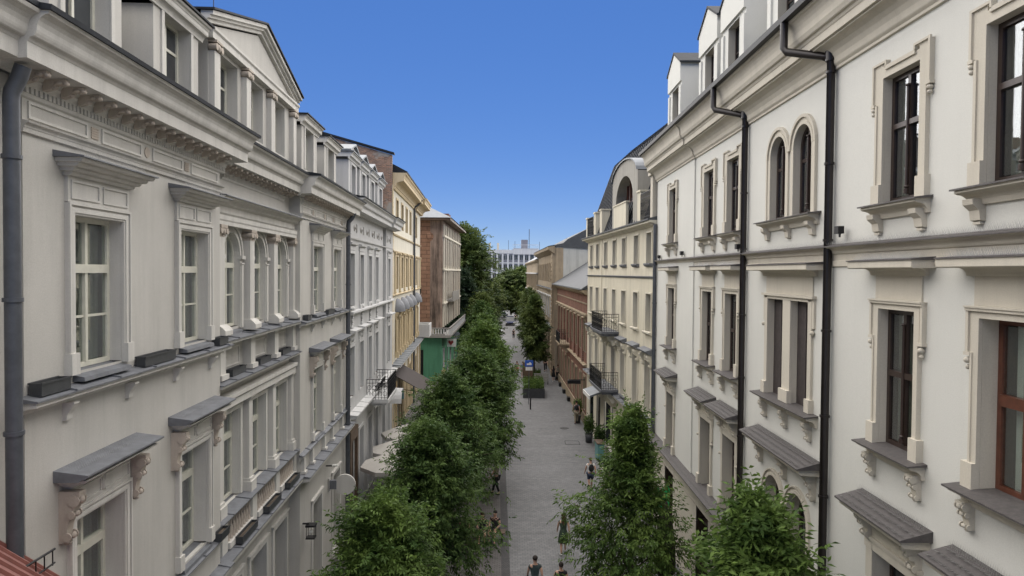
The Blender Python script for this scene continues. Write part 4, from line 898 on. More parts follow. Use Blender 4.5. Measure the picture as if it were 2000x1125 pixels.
# arched pair
k_ = framepanes(1.0, 2.08, .20, (.62,), 'glass', 'frameD', [.08], arch=True, curt=[(-.45, -.15, 0, 1.8)])
sb = jambs(MB(), 1.0, 2.08, .20, True); hc = 1.58
for r0, r1, t in ((.50, .58, .05), (.58, .66, .03), (.66, .735, .075)): sb.arcband(0, hc, r0, r1, 0, t, 18)
for sg in (-1, 1): sb.box(*sorted((sg * .50, sg * .66)), 0, .045, 0, hc)
k_.sub('surround', (sb, 'trimC'))
for u in W3A: k_.place(I, u, 0, 13.0)
for a_ in (W3A[0] - .735, W3A[1] + .66): O('arch_pilaster', (MB().box(a_, a_ + .075, 0, .07, 13.0, 14.58), 'trimC'), I)
uc = sum(W3A) / 2
s_ = O('double_sill', (MB().prof([(0, -.28), (.05, -.28)] + cove(.06, .22, -.24, -.12) + [(.26, -.10), (.26, -.04), (0, -.04)], -1.6, 1.6), 'trimC'), I, (uc, 0, 13.0)); O('sill_cap', (capC(3.0, .30, .2), 'slate'), s_, (0, 0, 0))
for x in (-1.35, 0, 1.35): O('sill_bracket', (MB().prof([(0, 0), (.20, 0), (.19, -.08), (.10, -.16), (.08, -.30), (0, -.32)], -.1, .1), 'trimC'), s_, (x, 0, -.20))
# second floor
def surroundC2(w, h, dp=.2):
    hw = w / 2; b = jambs(MB(), w, h, dp)
    for sg in (-1, 1):
        s_ = lambda a, e, *r: b.box(*sorted((sg * a, sg * e)), *r)
        s_(hw, hw + .15, 0, .06, .36, h + .0); s_(hw, hw + .24, 0, .12, -.02, .36); s_(hw + .11, hw + .15, .06, .08, .36, h - .5)
        s_(hw + .15, hw + .26, 0, .05, h - .50, h + .16); s_(hw + .20, hw + .26, .05, .08, h - .50, h + .10)
        b.ball((sg * (hw + .22), .06, h - .62), (.05, .06, .05), 7, 5); b.ball((sg * (hw + .22), .05, h - .72), (.03, .04, .04), 7, 4); s_(hw + .14, hw + .28, 0, .09, h - .55, h - .50)
        s_(hw - .001, hw + .15, 0, .059, h, h + .10)
    b.box(-hw - .26, hw + .26, .0, .10, h + .10, h + .145).box(-hw, hw, 0, .06, h, h + .10).box(-hw - .26, hw + .26, 0, .12, h + .145, h + .17)
    b.box(-hw - .15, hw + .15, 0, .03, h + .17, h + .74)
    b.prof([(0, h + .60), (.05, h + .60)] + cove(.06, .20, h + .62, h + .72) + [(0, h + .72)], -hw - .30, hw + .30)
    return b
def hoodC(w): return MB().prof([(0, 0), (.38, 0), (.40, .015), (.40, .13), (0, .13)], -w / 2 - .48, w / 2 + .48)
def kit2(w, h, **a):
    dp = a.get('dp', .20); k = framepanes(w, h, dp, (.53, .86) if a.get('three') else (.53,), a.get('glass', 'glass'), a.get('frame', 'frameD'), a.get('rb'), curt=a.get('curt'), cm=a.get('cm', 'curtain'), colonnette=a.get('col', True))
    k.sub('surround', (surroundC2(w, h, dp), 'trimC')); k.sub('hood', (hoodC(w), 'trimC'), (0, 0, h + .72)); k.sub('hood_cap', (MB().prof([(0, 0), (.42, 0), (.42, .02), (0, .06)], -w / 2 - .5, w / 2 + .5), 'slate'), (0, 0, h + .85))
    k.sub('bird_spikes', (spikes(MB(), -w / 2 - .4, w / 2 + .4, .12, h + .88, .14, .035, (0, .1, .2), .6), 'wire'))
    k.sub('sill', (sillC(w, .30), 'trimC')); k.sub('sill_cap', (capC(w, .32), 'slate'))
    for sg in (-1, 1): k.sub('sill_bracket', (scroll(.15, .2, .42), 'trimC'), (sg * (w / 2 + .14), 0, -.22))
    return k
k2 = kit2(1.12, 2.45, rb=[.10], curt=[(-.5, .0, 0, 2.4)])
for u in W3: 
    if abs(u - 22.75) > .1: k2.place(I, u, .05 if u < 6 else 0, 8.55)
k2b = kit2(1.12, 2.45, dp=.30, frame='frameR', rb=[.16], curt=[(-.42, .42, .02, 2.35)], cm='blind', col=False); k2b.place(I, 22.75, 0, 8.55)
# double dark window
b = MB()
for u in (-.735, .735): b.add([(x[0] + u, -x[1], x[2]) for x in jambs(MB(), 1.0, 2.48, .17).v], jambs(MB(), 1.0, 2.48, .17).f)
b.box(-1.42, -1.235, 0, .06, .3, 2.5).box(1.235, 1.42, 0, .06, .3, 2.5).box(-.235, .235, -.0, .05, .3, 2.48).box(-.27, .27, 0, .12, 0, .3).box(-1.48, -1.235, 0, .12, 0, .3).box(1.235, 1.48, 0, .12, 0, .3)
b.box(-1.235, 1.235, 0, .06, 2.48, 2.56).box(-1.55, 1.55, 0, .11, 2.56, 2.62).box(-1.4, 1.4, 0, .03, 2.62, 3.2).prof([(0, 3.06), (.05, 3.06)] + cove(.06, .2, 3.08, 3.2) + [(0, 3.2)], -1.6, 1.6)
b.box(1.42, 1.52, 0, .05, 1.9, 2.56).box(-1.52, -1.42, 0, .05, 1.9, 2.56).ball((1.47, .06, 1.8), (.05, .06, .05)).ball((-1.47, .06, 1.8), (.05, .06, .05))
dw = O('double_window', (b, 'trimC'), I, (uc, 0, 8.5))
for u in (-.735, .735): O('board', (MB().box(u - .5, u + .5, -.17, -.13, 0, 2.48).box(u - .03, u + .03, -.13, -.11, .05, 2.4), 'shutter'), dw)
O('hood', (MB().prof([(0, 3.2), (.38, 3.2), (.4, 3.215), (.4, 3.33), (0, 3.33)], -1.9, 1.9), 'trimC'), dw); O('hood_cap', (MB().prof([(0, 3.33), (.42, 3.33), (.42, 3.35), (0, 3.39)], -1.92, 1.92), 'slate'), dw)
O('sill', (MB().prof([(0, -.28), (.05, -.28)] + cove(.06, .22, -.24, -.12) + [(.26, -.10), (.26, -.04), (0, -.04)], -1.7, 1.7), 'trimC'), dw); O('sill_cap', (capC(2.47, .32, .5), 'slate'), dw)
for u in (-1.35, 0, 1.35): O('sill_bracket', (scroll(.15, .2, .42), 'trimC'), dw, (u, 0, -.22))
# first floor
def hood1(w, dep=.49):
    return MB().prof([(0, -.14), (dep - .08, -.12), (dep - .03, -.08), (dep - .02, 0), (0, .0)], -w / 2, w / 2)
def tiles1(k, w, h, dep=.49):
    cap = MB().prof([(0, .0), (dep + .04, 0), (dep + .04, .03), (0, .18)], -w / 2 - .06, w / 2 + .06); k.sub('tiled_hood_roof', (cap, 'slate'), (0, 0, h))
    st = MB()
    for r, (oo, hh) in enumerate(((dep * .25, .15), (dep * .55, .105), (dep * .85, .06))):
        u = -w / 2 + .05
        while u < w / 2:
            tl = random.uniform(-.05, .05); st.add([(u, oo, h + hh), (u + .02, oo, h + hh), (u + .03 + tl, oo + .09, h + hh + .03), (u + .01 + tl, oo + .09, h + hh + .03)], [(0, 1, 2, 3)]); u += .055
    spikes(st, -w / 2, w / 2, .05, h + .17, .13, .045, (0, .06))
    k.sub('bird_spikes', (st, 'wire'))
k1 = framepanes(1.2, 2.42, .34, (.70,), 'glassD', 'frameD', [.1], colonnette=False)
sb = jambs(MB(), 1.2, 2.42, .34)
for sg in (-1, 1):
    sb.box(*sorted((sg * .6, sg * .76)), 0, .06, .36, 2.42); sb.box(*sorted((sg * .6, sg * .84)), 0, .12, 0, .36); sb.box(*sorted((sg * .6, sg * .86)), 0, .07, 2.42, 2.60)
    sb.ball((sg * .82, .06, 1.75), (.05, .06, .05)); sb.box(*sorted((sg * .76, sg * .84)), 0, .05, 1.85, 2.42)
sb.box(-.6, .6, 0, .06, 2.42, 2.58).box(-.88, .88, 0, .10, 2.60, 2.66).box(-.78, .78, 0, .04, 2.66, 3.05)
k1.sub('surround', (sb, 'trimC')); k1.sub('hood', (hood1(2.1), 'trimC'), (0, 0, 3.22)); tiles1(k1, 2.1, 3.225)
for sg in (-1, 1): k1.sub('hood_bracket', (scroll(.17, .28, .45), 'trimC'), (sg * .75, 0, 3.08))
k1.sub('sill', (MB().prof([(-.4, 0), (.30, -.06), (.30, -.03), (-.4, .04)], -.6, .6), 'slate'))
for u in W3: k1.place(I, u, .05 if u < 6 else 0, 4.13)
k_ = framepanes(1.12, 2.5, .34, (.72,), 'glassD', 'frameD', [.08], arch=True, colonnette=False); sb = jambs(MB(), 1.12, 2.5, .34, True); hc = 2.5 - .56
for r0, r1, t in ((.56, .64, .05), (.64, .70, .03), (.70, .735, .07)): sb.arcband(0, hc, r0, r1, 0, t, 18)
for sg in (-1, 1): sb.box(*sorted((sg * .56, sg * .70)), 0, .045, 0, hc)
k_.sub('surround', (sb, 'trimC'))
for u in W3A: k_.place(I, u, 0, 3.95 + .0)
kk = Kit('double_hood', hood1(3.7).mesh('double_hood', M['trimC'])); tiles1(kk, 3.7, .005)
for x in (-1.6, 0, 1.6): kk.sub('hood_bracket', (scroll(.17, .24, .6), 'trimC'), (x, 0, -.14))
kk.place(I, uc, 0, 7.34)
# dormers of the ivory house
def dormerC(u0, u1, wu, ww, top=20.42, apex=21.05, o=-.2):
    b = MB(); h0 = 17.1; b.wall(u0, u1, h0, top, o, [(wu - ww / 2, wu + ww / 2, 17.7, 19.55)])
    b.add([(u0, o, top), (u1, o, top), ((u0 + u1) / 2, o, apex)], [(0, 1, 2)])
    for u in (u0, u1): b.quad((u, o, h0), (u, o - 4, h0), (u, o - 4, top), (u, o, top))
    d = O('dormer', (b, 'wallC'), I)
    for a in (u0, u1 - .25): O('dormer_pilaster', (MB().box(a, a + .25, o, o + .06, h0, 19.45), 'wallC'), d)
    O('dormer_band', (MB().box(u0, u1, o, o + .08, 19.62, top).profo([(u0, top), (u1, top), ((u0 + u1) / 2, apex)], o, o + .08), 'wallC'), d)
    for a, s in ((u0 - .1, 1), (u1 + .1, -1)):
        O('dormer_roof', (MB().profo([(a, top - .08), (a, top + .0), ((u0 + u1) / 2, apex + .08), ((u0 + u1) / 2, apex)], o - 4, o + .12), 'roof'), d)
    w = O('window', (win_frame(ww, 1.85, .3, (.55,), 2)[0], 'frameD'), I, (wu, o, 17.7)); kk = Kit('x', None); add_panes(kk, ww, 1.85, .3, (.55,), 2, 'glassD'); kk.sub('surround', (jambs(MB(), ww, 1.85, .3), 'trimC'))
    for n, me, l in kk.subs: O(n, me, w, l)
for u0 in (1.1, 6.25, 8.95, 13.15, 15.8, 19.3, 22.0): dormerC(u0, u0 + 2.3, u0 + 1.15, 1.1)
O('chimney', (MB().box(4.5, 5.4, -3.0, -1.8, 17.5, 20.3).box(4.4, 5.5, -3.1, -1.7, 20.3, 20.45), 'iron'), I)
# pipes
for u in (17.58, 12.28):
    pipe('drainpipe', '', RA, u, .12, (0, 16.1), .085, 'pipeD', neck=[(u - .75, .82, 17.1), (u - .75, .82, 16.55), (u - .68, .78, 16.45), (u - .15, .22, 16.2), (u, .14, 16.1)], clamps=(4.9, 6.9, 8.6, 10.4, 12.3, 13.9, 15.8))
    O('rainwater_head', (MB().tube([(u, .12, 16.05), (u, .12, 16.3)], .12, 10), 'pipeD'), I)
pipe('drainpipe', '', RA, .1, .16, (0, 13.9), .09, 'pipeG', clamps=(5, 8, 10.2, 12))
for u, h in ((1.0, 12.35), (5.2, 12.4), (11.9, 12.4), (18.15, 12.5)):
    t = thing('floodlight', 'small dark floodlight on the ivory string course, ' + {1.0: 'farthest, beside the cream house', 5.2: 'second from the cream house', 11.9: 'left of the thin black drainpipe', 18.15: 'beside the thick black drainpipe'}[u], 'floodlight', RA.W(u, .1, h - .12), RA.rz)
    O('lamp_body', (MB().box(-.09, .09, 0, .12, .05, .2), 'iron'), t); O('stem', (MB().box(-.015, .015, .03, .06, -.02, .05), 'iron'), t)

# ================================================================== RIGHT: cream house with mansard
RB = Fac('cream_house', 'cream building with dark mansard roof, big arched dormer and two iron balconies', (5.7, 51.4), (6.8, 31.95))
Z = RB.root; L_ = RB.L
UR = [1.7, 4.1, 7.0, 9.75, 12.4, 15.35, 18.0]
hl = []
for u in UR: hl += [(u - .48, u + .48, 12.1, 13.6), (u - .5, u + .5, 8.75, 10.6), (u - .55, u + .55, 4.6, 7.3)]
gfr = [(1.0, 3.0, .1, 3.2), (4.2, 5.6, .1, 3.2), (7.0, 9.8, .1, 3.3), (11.5, 13.5, .3, 3.2), (15.0, 18.0, .3, 3.2)]
b = MB(); b.wall(0, L_, 0, 14.1, 0, hl + gfr); b.quad((0, 0, 0), (0, -9, 0), (0, -9, 14.1), (0, 0, 14.1)); O('wall', (b, 'wallD'), Z)
for k in gfr: O('shop_window', (MB().box(k[0], k[1], -.3, -.25, k[2], k[3]).box(k[0], k[0] + .08, -.25, -.1, k[2], k[3]).box(k[1] - .08, k[1], -.25, -.1, k[2], k[3]), 'glassD'), Z)
O('pilaster_strip', (MB().box(5.35, 5.7, 0, .04, 4.4, 13.9), 'wallD'), Z)
O('eaves', (MB().prof([(0, 13.85), (.1, 13.88), (.2, 13.98), (.42, 14.0), (.42, 14.1), (0, 14.1)], -.2, L_), 'trimD'), Z); O('gutter', (MB().prof([(.0, 14.1), (.50, 14.1), (.50, 14.18), (0, 14.3)], -.3, L_ + .0), 'roofM'), Z)
O('string_course', (MB().prof([(0, 11.35), (.06, 11.37), (.1, 11.45), (0, 11.47)], 0, L_), 'capA'), Z); ledge(0, L_, 0, 4.35, Z, .3, 'trimD', 'capA', .25)
O('mansard_roof', (MB().prof([(.05, 14.2), (-1.9, 19.6), (-3.2, 20.8), (-8, 20.8), (-9, 14.1)], -.1, L_ + .0), 'roof'), Z)
for x in np.arange(.4, L_, .6): O('roof_seam', (MB().prof([(.09, 14.2), (-1.86, 19.62), (-3.2, 20.84), (-3.2, 20.8), (-1.9, 19.6), (.05, 14.2)], x, x + .035), 'roof'), Z)
kz = kitB(.96, 1.5, rows=(.6,), frame='frameG', trim='trimD', tr=.08); kz.sub('sill', (MB().prof([(0, -.16), (.08, -.16), (.16, -.06), (.16, 0), (0, 0)], -.62, .62), 'capA'))
for u in UR: kz.place(Z, u, 0, 12.1)
kz = kitB(1.0, 1.85, rows=(.68,), frame='frameD', trim='trimD', tr=.07, glass='glassD'); kz.sub('sill', (MB().prof([(0, -.16), (.08, -.16), (.2, -.06), (.2, 0), (0, 0)], -.68, .68), 'trimD'))
for u in UR: kz.place(Z, u, 0, 8.75)
kz = kitB(1.1, 2.7, rows=(.68,), frame='frameG', trim='trimD', tr=.12); kz.sub('sill', (MB().prof([(0, -.1), (.14, -.06), (.14, 0), (0, 0)], -.68, .68), 'capA'))
kz.sub('hood', (MB().prof([(0, 3.05), (.1, 3.05), (.36, 3.2), (.38, 3.26), (0, 3.36)], -.85, .85), 'capA')); kz.sub('carved_head', (MB().box(-.66, .66, 0, .08, 2.82, 3.05).ball((0, .1, 2.93), (.16, .08, .13)).ball((-.35, .08, 2.93), (.14, .05, .09)).ball((.35, .08, 2.93), (.14, .05, .09)), 'trimD'))
for sg in (-1, 1): kz.sub('console', (scroll(.14, .28, .6), 'trimD'), (sg * .72, 0, 3.05))
for u in UR: kz.place(Z, u, 0, 4.6)
for h, a, e in ((8.0, 7.6, 11.2), (4.55, 7.0, 11.2)):
    bl = O('balcony', (MB().box(a, e, 0, 1.05, h, h + .14).box(a + .1, e - .1, 0, .95, h - .14, h), 'capA'), Z); railing(bl, a + .05, e - .05, 1.0, h + .14, 1.05, .13)
    for u in (a + .4, e - .4): O('bracket', (scroll(.16, .6, .5), 'trimD'), bl, (u, 0, h - .14))
# arched dormer
b = MB(); o = .0; u0, u1 = 8.9, 15.4; um = (u0 + u1) / 2
n = 16; arcp = [(um + (u1 - u0) / 2 * math.cos(math.pi * i / n), 17.05 + 1.0 * math.sin(math.pi * i / n)) for i in range(n + 1)]
inn = [(um + 2.25 * math.cos(math.pi * i / n), 15.6 + 1.55 * math.sin(math.pi * i / n)) for i in range(n + 1)]
for i in range(n): b.quad((arcp[i][0], o, arcp[i][1]), (arcp[i + 1][0], o, arcp[i + 1][1]), (inn[i + 1][0], o, inn[i + 1][1]), (inn[i][0], o, inn[i][1]))
b.quad((u1, o, 15.4), (u1, o, 17.05), (inn[0][0], o, 15.6), (inn[0][0], o, 15.4)).quad((u0, o, 15.4), (u0, o, 17.05), (inn[-1][0], o, 15.6), (inn[-1][0], o, 15.4)).quad((u1, o, 15.4), (u1, o, 14.2), (um + 2.25, o, 14.2), (um + 2.25, o, 15.4)).quad((u0, o, 15.4), (u0, o, 14.2), (um - 2.25, o, 14.2), (um - 2.25, o, 15.4))
for u in (u0, u1): b.quad((u, o, 14.2), (u, o - 3, 14.2), (u, o - 3, 17.05), (u, o, 17.05))
for i in range(n): b.quad((inn[i][0], o, inn[i][1]), (inn[i + 1][0], o, inn[i + 1][1]), (inn[i + 1][0], o - .6, inn[i + 1][1]), (inn[i][0], o - .6, inn[i][1]))
for s in (-1, 1): b.quad((um + s * 2.25, o, 14.2), (um + s * 2.25, o - .6, 14.2), (um + s * 2.25, o - .6, 15.6), (um + s * 2.25, o, 15.6))
dm = O('arched_dormer', (b, 'gableD'), Z)
b = MB()
for i in range(n):
    (a, h), (a2, h2_) = arcp[i], arcp[i + 1]; b.quad((a * 1.0, .1, h + .04), (a2, .1, h2_ + .04), (a2, -3.5, h2_ + .04), (a, -3.5, h + .04)); b.quad((a, .1, h + .04), (a2, .1, h2_ + .04), (a2, .1, h2_ - .03), (a, .1, h - .03))
O('dormer_roof', (b, 'roofL'), dm)
b = MB(); b.profo([(um + 2.25, 14.3)] + inn + [(um - 2.25, 14.3)], -.62, -.6); O('dormer_glass', (b, 'glassD'), dm)
b = MB()
for k in range(7): x = um - 2.2 + k * 4.4 / 6; tp = 15.6 + 1.55 * math.sqrt(max(0, 1 - ((x - um) / 2.25) ** 2)); b.box(x - .05, x + .05, -.6, -.5, 14.3, tp)
b.box(um - 2.2, um + 2.2, -.6, -.51, 15.7, 15.8); O('dormer_window_frame', (b, 'frameR'), dm)
O('dormer_parapet', (MB().box(um - 1.9, um + 1.4, .05, .2, 14.2, 15.55).box(um - 2.0, um + 1.5, .02, .24, 15.55, 15.62), 'wallD'), dm)
for a in (3.2, 5.5, 16.0): O('roof_pier', (MB().box(a, a + .7, -.4, .15, 14.2, 15.75).box(a - .05, a + .75, -.45, .2, 15.75, 15.85), 'wallD'), Z)
O('roof_pier', (MB().box(0.0, .6, -.6, .15, 14.2, 15.6).box(-.05, .65, -.65, .2, 15.6, 15.7), 'wallD'), Z); O('roof_pier', (MB().box(19.0, 19.4, -.5, .25, 13.9, 16.2).box(18.9, 19.42, -.6, .35, 16.2, 16.35), 'trimC'), Z)
for a, e in ((.7, 3.1), (16.8, 18.9)): railing(Z, a, e, .18, 14.3, 1.3, .12, ends=False)
O('finial', (MB().lathe((13.5, -3.2, 20.8), [(.12, 0), (.05, .15), (.16, .4), (.05, .6), (.02, 1.1)], 8), 'pipeG'), Z)
O('antenna', (MB().tube([(17.5, -3, 20.8), (17.5, -3, 22.2)], .02, 4).tube([(17.1, -3, 21.9), (18.0, -3, 21.9)], .015, 4), 'iron'), Z)
t = thing('shop_canopy', 'white box canopy above the first cream shopfront, under the lower balcony', 'canopy', RB.W(6.0, .02, 3.5), RB.rz)
O('canopy_box', (MB().prof([(0, .35), (1.0, 0), (1.0, .12), (0, .47)], -1.4, 1.2), 'roofL'), t); O('canopy_fascia', (MB().box(-1.4, 1.2, .96, 1.02, -.12, .13), 'white'), t)
t = thing('dark_awning', 'half-hidden pale striped awning on the cream house behind the right tree', 'awning', RB.W(17.4, .05, 3.5), RB.rz)
O('canvas', (MB().prof([(0, 0), (1.6, -.9), (1.6, -.86), (0, .04)], -1.5, 1.5), 'canvas'), t)
for x in (-1.2, -.6, 0, .6, 1.2): O('stripe', (MB().prof([(0, .045), (1.6, -.855), (1.6, -.85), (0, .05)], x - .12, x + .12), 'canvasD'), t)
t = thing('shop_kiosk_counter', 'teal painted shop counter by the cream wall left of the right tree', 'counter', RB.W(9.2, .5, 0), RB.rz)
O('counter_body', (MB().box(-.5, .5, 0, .4, .1, 1.1), 'teal'), t); O('counter_top', (MB().box(-.55, .55, -.03, .45, 1.1, 1.15), 'wood'), t); O('base', (MB().box(-.45, .45, .03, .36, 0, .1), 'iron'), t)

# ================================================================== RIGHT: brick house
RC = Fac('brick_house', 'low red brown brick building with dark sloping roof beyond the cream house', (5.05, 76), (5.7, 51.45))
Q = RC.root; L_ = RC.L
UQ = [1.4, 4.2, 7.0, 9.8, 12.6, 15.4, 18.2, 21.0, 23.4]; hl = []
for u in UQ: hl += [(u - .55, u + .55, 5.5, 7.9), (u - .55, u + .55, 1.0, 3.6)]
b = MB(); b.wall(0, L_, 0, 10.3, 0, hl); O('wall', (b, 'brickR'), Q)
kq = kitB(1.1, 2.4, rows=(.66,), trim='wallH', frame='frameG', tr=.16, hood=.24)
for u in UQ: kq.place(Q, u, 0, 5.5)
kq = kitB(1.1, 2.6, rows=(.66,), trim='wallH', frame='frameD', tr=.16)
for u in UQ: kq.place(Q, u, 0, 1.0)
for u in UQ[:-1]: O('brick_pilaster', (MB().box(u + 1.1, u + 1.7, 0, .12, 4.7, 8.3), 'brickR'), Q)
O('cornice', (MB().prof([(0, 9.9), (.15, 9.95), (.3, 10.1), (.45, 10.15), (.45, 10.3), (0, 10.3)], -.2, L_), 'wallH'), Q); O('frieze', (MB().box(0, L_, 0, .06, 9.2, 9.3), 'wallH'), Q); O('string_course', (MB().prof([(0, 8.25), (.2, 8.32), (.22, 8.45), (0, 8.5)], 0, L_), 'wallH'), Q)
ledge(0, L_, 0, 4.6, Q, .25, 'wallH', 'wallH', .2); O('plinth', (MB().box(0, L_, 0, .1, 0, .8), 'wallH'), Q)
O('gutter', (MB().prof([(.4, 10.3), (.62, 10.32), (.62, 10.42), (.4, 10.36)], -.2, L_), 'roofL'), Q); O('roof', (MB().prof([(.5, 10.38), (-5.5, 14.2), (-8, 10.3)], -.2, L_), 'roofM'), Q)
bl = O('balcony', (MB().box(9.3, 13.1, 0, 1.0, 4.9, 5.05), 'wallH'), Q); railing(bl, 9.35, 13.05, .95, 5.05, 1.0, .16)
for u in (9.6, 12.8): O('bracket', (scroll(.2, .7, .6), 'wallH'), bl, (u, 0, 4.9))
for u in (2, 6, 10, 14): O('cellar_box', (MB().box(u, u + .7, 0, .35, 0, .35), 'iron'), Q)

# ochre building with gable + further right
RD = Fac('ochre_house', 'ochre brown stone building with a big pale blank gable wall beyond the brick house', (4.0, 104), (4.75, 76.3))
G = RD.root; L_ = RD.L; hl = []
UG = [2, 5, 8, 11, 14, 17, 20, 23, 26]
for u in UG: hl += [(u - .6, u + .6, 10.5, 12.7), (u - .6, u + .6, 6.2, 8.6), (u - .6, u + .6, 1, 3.8)]
b = MB(); b.wall(0, L_, 0, 14.2, 0, hl); O('wall', (b, 'wallH'), G)
kg = kitB(1.2, 2.2, rows=(.66,), trim='wallH', frame='white', glass='glassD')
for u in UG: kg.place(G, u, 0, 10.5)
kg = kitB(1.2, 2.4, rows=(.66,), trim='trimB', frame='white', glass='glassD', hood=.3)
for u in UG: kg.place(G, u, 0, 6.2)
kg = kitB(1.2, 2.8, rows=(.66,), trim='wallH', frame='frameG', glass='glassD')
for u in UG: kg.place(G, u, 0, 1.0)
O('cornice', (MB().prof([(0, 13.7), (.3, 13.9), (.7, 14.2), (.75, 14.5), (0, 14.6)], 0, L_ + .2), 'wallH'), G)
ledge(0, L_, 0, 5.4, G, .4, 'wallH', 'roofL', .3); ledge(0, L_, 0, 9.7, G, .3, 'wallH', 'roofL', .3)
b = MB(); b.box(L_ - 1.1, L_ + .02, 0, .28, 0, 13.8)
for i in range(28): b.box(L_ - 1.16, L_ + .05, .28, .34, .3 + i * .48, .6 + i * .48)
O('corner_pier', (b, 'wallH'), G)
b = MB(); b.add([(L_, -.05, 0), (L_, -9, 0), (L_, -9, 17.9), (L_, -4.2, 16.7), (L_, -1.4, 15.2), (L_, -.9, 14.7), (L_, -.05, 14.5)], [tuple(range(7))]); b.add([(L_ - .3, -.05, 0), (L_ - .3, -9, 0), (L_ - .3, -9, 17.9), (L_ - .3, -4.2, 16.7), (L_ - .3, -1.4, 15.2), (L_ - .3, -.9, 14.7), (L_ - .3, -.05, 14.5)], [tuple(range(7))])
O('gable_wall', (b, 'gableH'), G); O('gable_pier', (MB().box(L_ + .003, L_ + .05, -.95, .0, 0, 14.4), 'wallH'), G)
O('roof', (MB().prof([(.7, 14.6), (-.9, 14.9), (-1.4, 15.35), (-4.2, 16.85), (-9, 18.05), (-9.2, 14)], 0, L_ + .12), 'roofM'), G)
RE_ = Fac('pale_roof_house', 'lower brownish house with a bright zinc roof, farthest on the right side', (3.2, 150), (3.9, 104.5))
b = MB(); L_ = RE_.L; US = list(range(2, 45, 3)); b.wall(0, L_, 0, 13.5, 0, [(u - .6, u + .6, h, h + 2.1) for u in US for h in (1.3, 5.2, 9.0)]); O('wall', (b, 'wallH'), RE_.root)
kg = kitB(1.2, 2.1, rows=(.6,), trim='wallH', frame='white', glass='glassD')
for u in US:
    for h in (1.3, 5.2, 9.0): kg.place(RE_.root, u, 0, h)
O('side_wall', (MB().box(L_ - .2, L_, -8, -.01, 0, 13.5), 'wallH'), RE_.root); O('cornice', (MB().prof([(0, 13.1), (.4, 13.4), (.4, 13.6), (0, 13.6)], 0, L_ + .1), 'wallH'), RE_.root); O('roof', (MB().prof([(.4, 13.6), (-4.5, 16.4), (-9, 13.6)], 0, L_ + .1), 'roofL'), RE_.root)
for h in (8.2, 11.4): O('ledge', (MB().box(0, L_ + .1, 0, .25, h, h + .2), 'trimB'), RE_.root)

# ================================================================== end of the street: office block
EB = Fac('office_block', 'long white office block with vertical fins closing the far end of the street', (-60, 262), (40, 262))
E_ = EB.root
O('wall', (MB().box(0, 100, -14, 0, 0, 20.3), 'spandI'), E_)
fin = MB().box(-.32, .32, 0, .35, 0, 17.6).mesh('fin', M['wallI'])
bay0, bay1, bw_ = 44, 74, 2.05
for i in range(int((bay1 - bay0) / bw_) + 1): O('fin', fin, E_, (bay0 + i * bw_, 0, 1.0))
for f in range(6): O('floor_band', (MB().box(0, 100, .0, .28, 3.6 * f + .6, 3.6 * f + 1.0), 'wallI'), E_)
O('parapet', (MB().box(0, 100, .0, .4, 18.9, 20.3), 'wallI'), E_)
wf = MB().box(-.62, .62, .02, .08, 0, .06).box(-.62, .62, .02, .08, 1.9, 1.96).box(-.03, .03, .02, .08, .06, 1.9).mesh('window', M['wallI'])
wp = MB().box(-.62, .62, .01, .05, .06, 1.9); wpm = [wp.mesh('pane', M['glassF']), wp.mesh('pane', M['glassD'])]
for i in range(int((bay1 - bay0) / bw_)):
    for f in range(5):
        w = O('window', wf, E_, (bay0 + (i + .5) * bw_, 0, 3.6 * f + 1.9)); O('pane', wpm[1 if random.random() < .25 else 0], w)
t = thing('rooftop_sign', 'pale framed lettering board on the roof edge of the far office block', 'sign', EB.W(60.2, .45, 18.5), 0)
O('board', (MB().box(0, 10, 0, .1, 0, 2.2), 'wallI'), t); b = MB().box(0, 10, .1, .16, 2.2, 2.3).box(0, 10, 0.0, .1, 3.6, 3.75)
for i in range(21): b.box(i * .5 - .03, i * .5 + .03, 0, .08, 2.2, 3.6)
O('lettering_frame', (b, 'wallI'), t)
O('plant_room', (MB().box(63.4, 66.0, -6, -3, 20.3, 24.3), 'spandI'), E_); O('mast', (MB().tube([(66.5, -3, 20.3), (66.5, -3, 28.4)], .12, 5), 'iron'), E_)
for u, h in ((61, 23.7), (58.5, 24.0), (70.5, 23.5)): O('mast', (MB().tube([(u, -2, 20.3), (u, -2, h)], .07, 5), 'iron'), E_)
for u in (50.8, 54): O('chimney', (MB().box(u, u + .8, -5, -4, 20.3, 23), 'trimD'), E_)
LE = Fac('brown_house', 'brownish building mostly hidden behind the tall dark tree on the left', (-9.5, 125), (-8.8, 210)); 
hs_ = [(u - .6, u + .6, h, h + 2) for u in range(3, 84, 4) for h in (1.5, 5, 8.5)]
b = MB(); b.wall(0, 85, 0, 12.5, 0, hs_); b.quad((0, 0, 0), (0, -12, 0), (0, -12, 12.5), (0, 0, 12.5)); O('wall', (b, 'wallH'), LE.root); O('roof', (MB().prof([(.4, 12.5), (-5, 16), (-11, 12.5)], 0, 85), 'roofM'), LE.root)
kg = kitB(1.2, 2.0, rows=(.6,), trim='wallH', frame='frameG', glass='glassD')
for k in hs_: kg.place(LE.root, (k[0] + k[1]) / 2, 0, k[2])

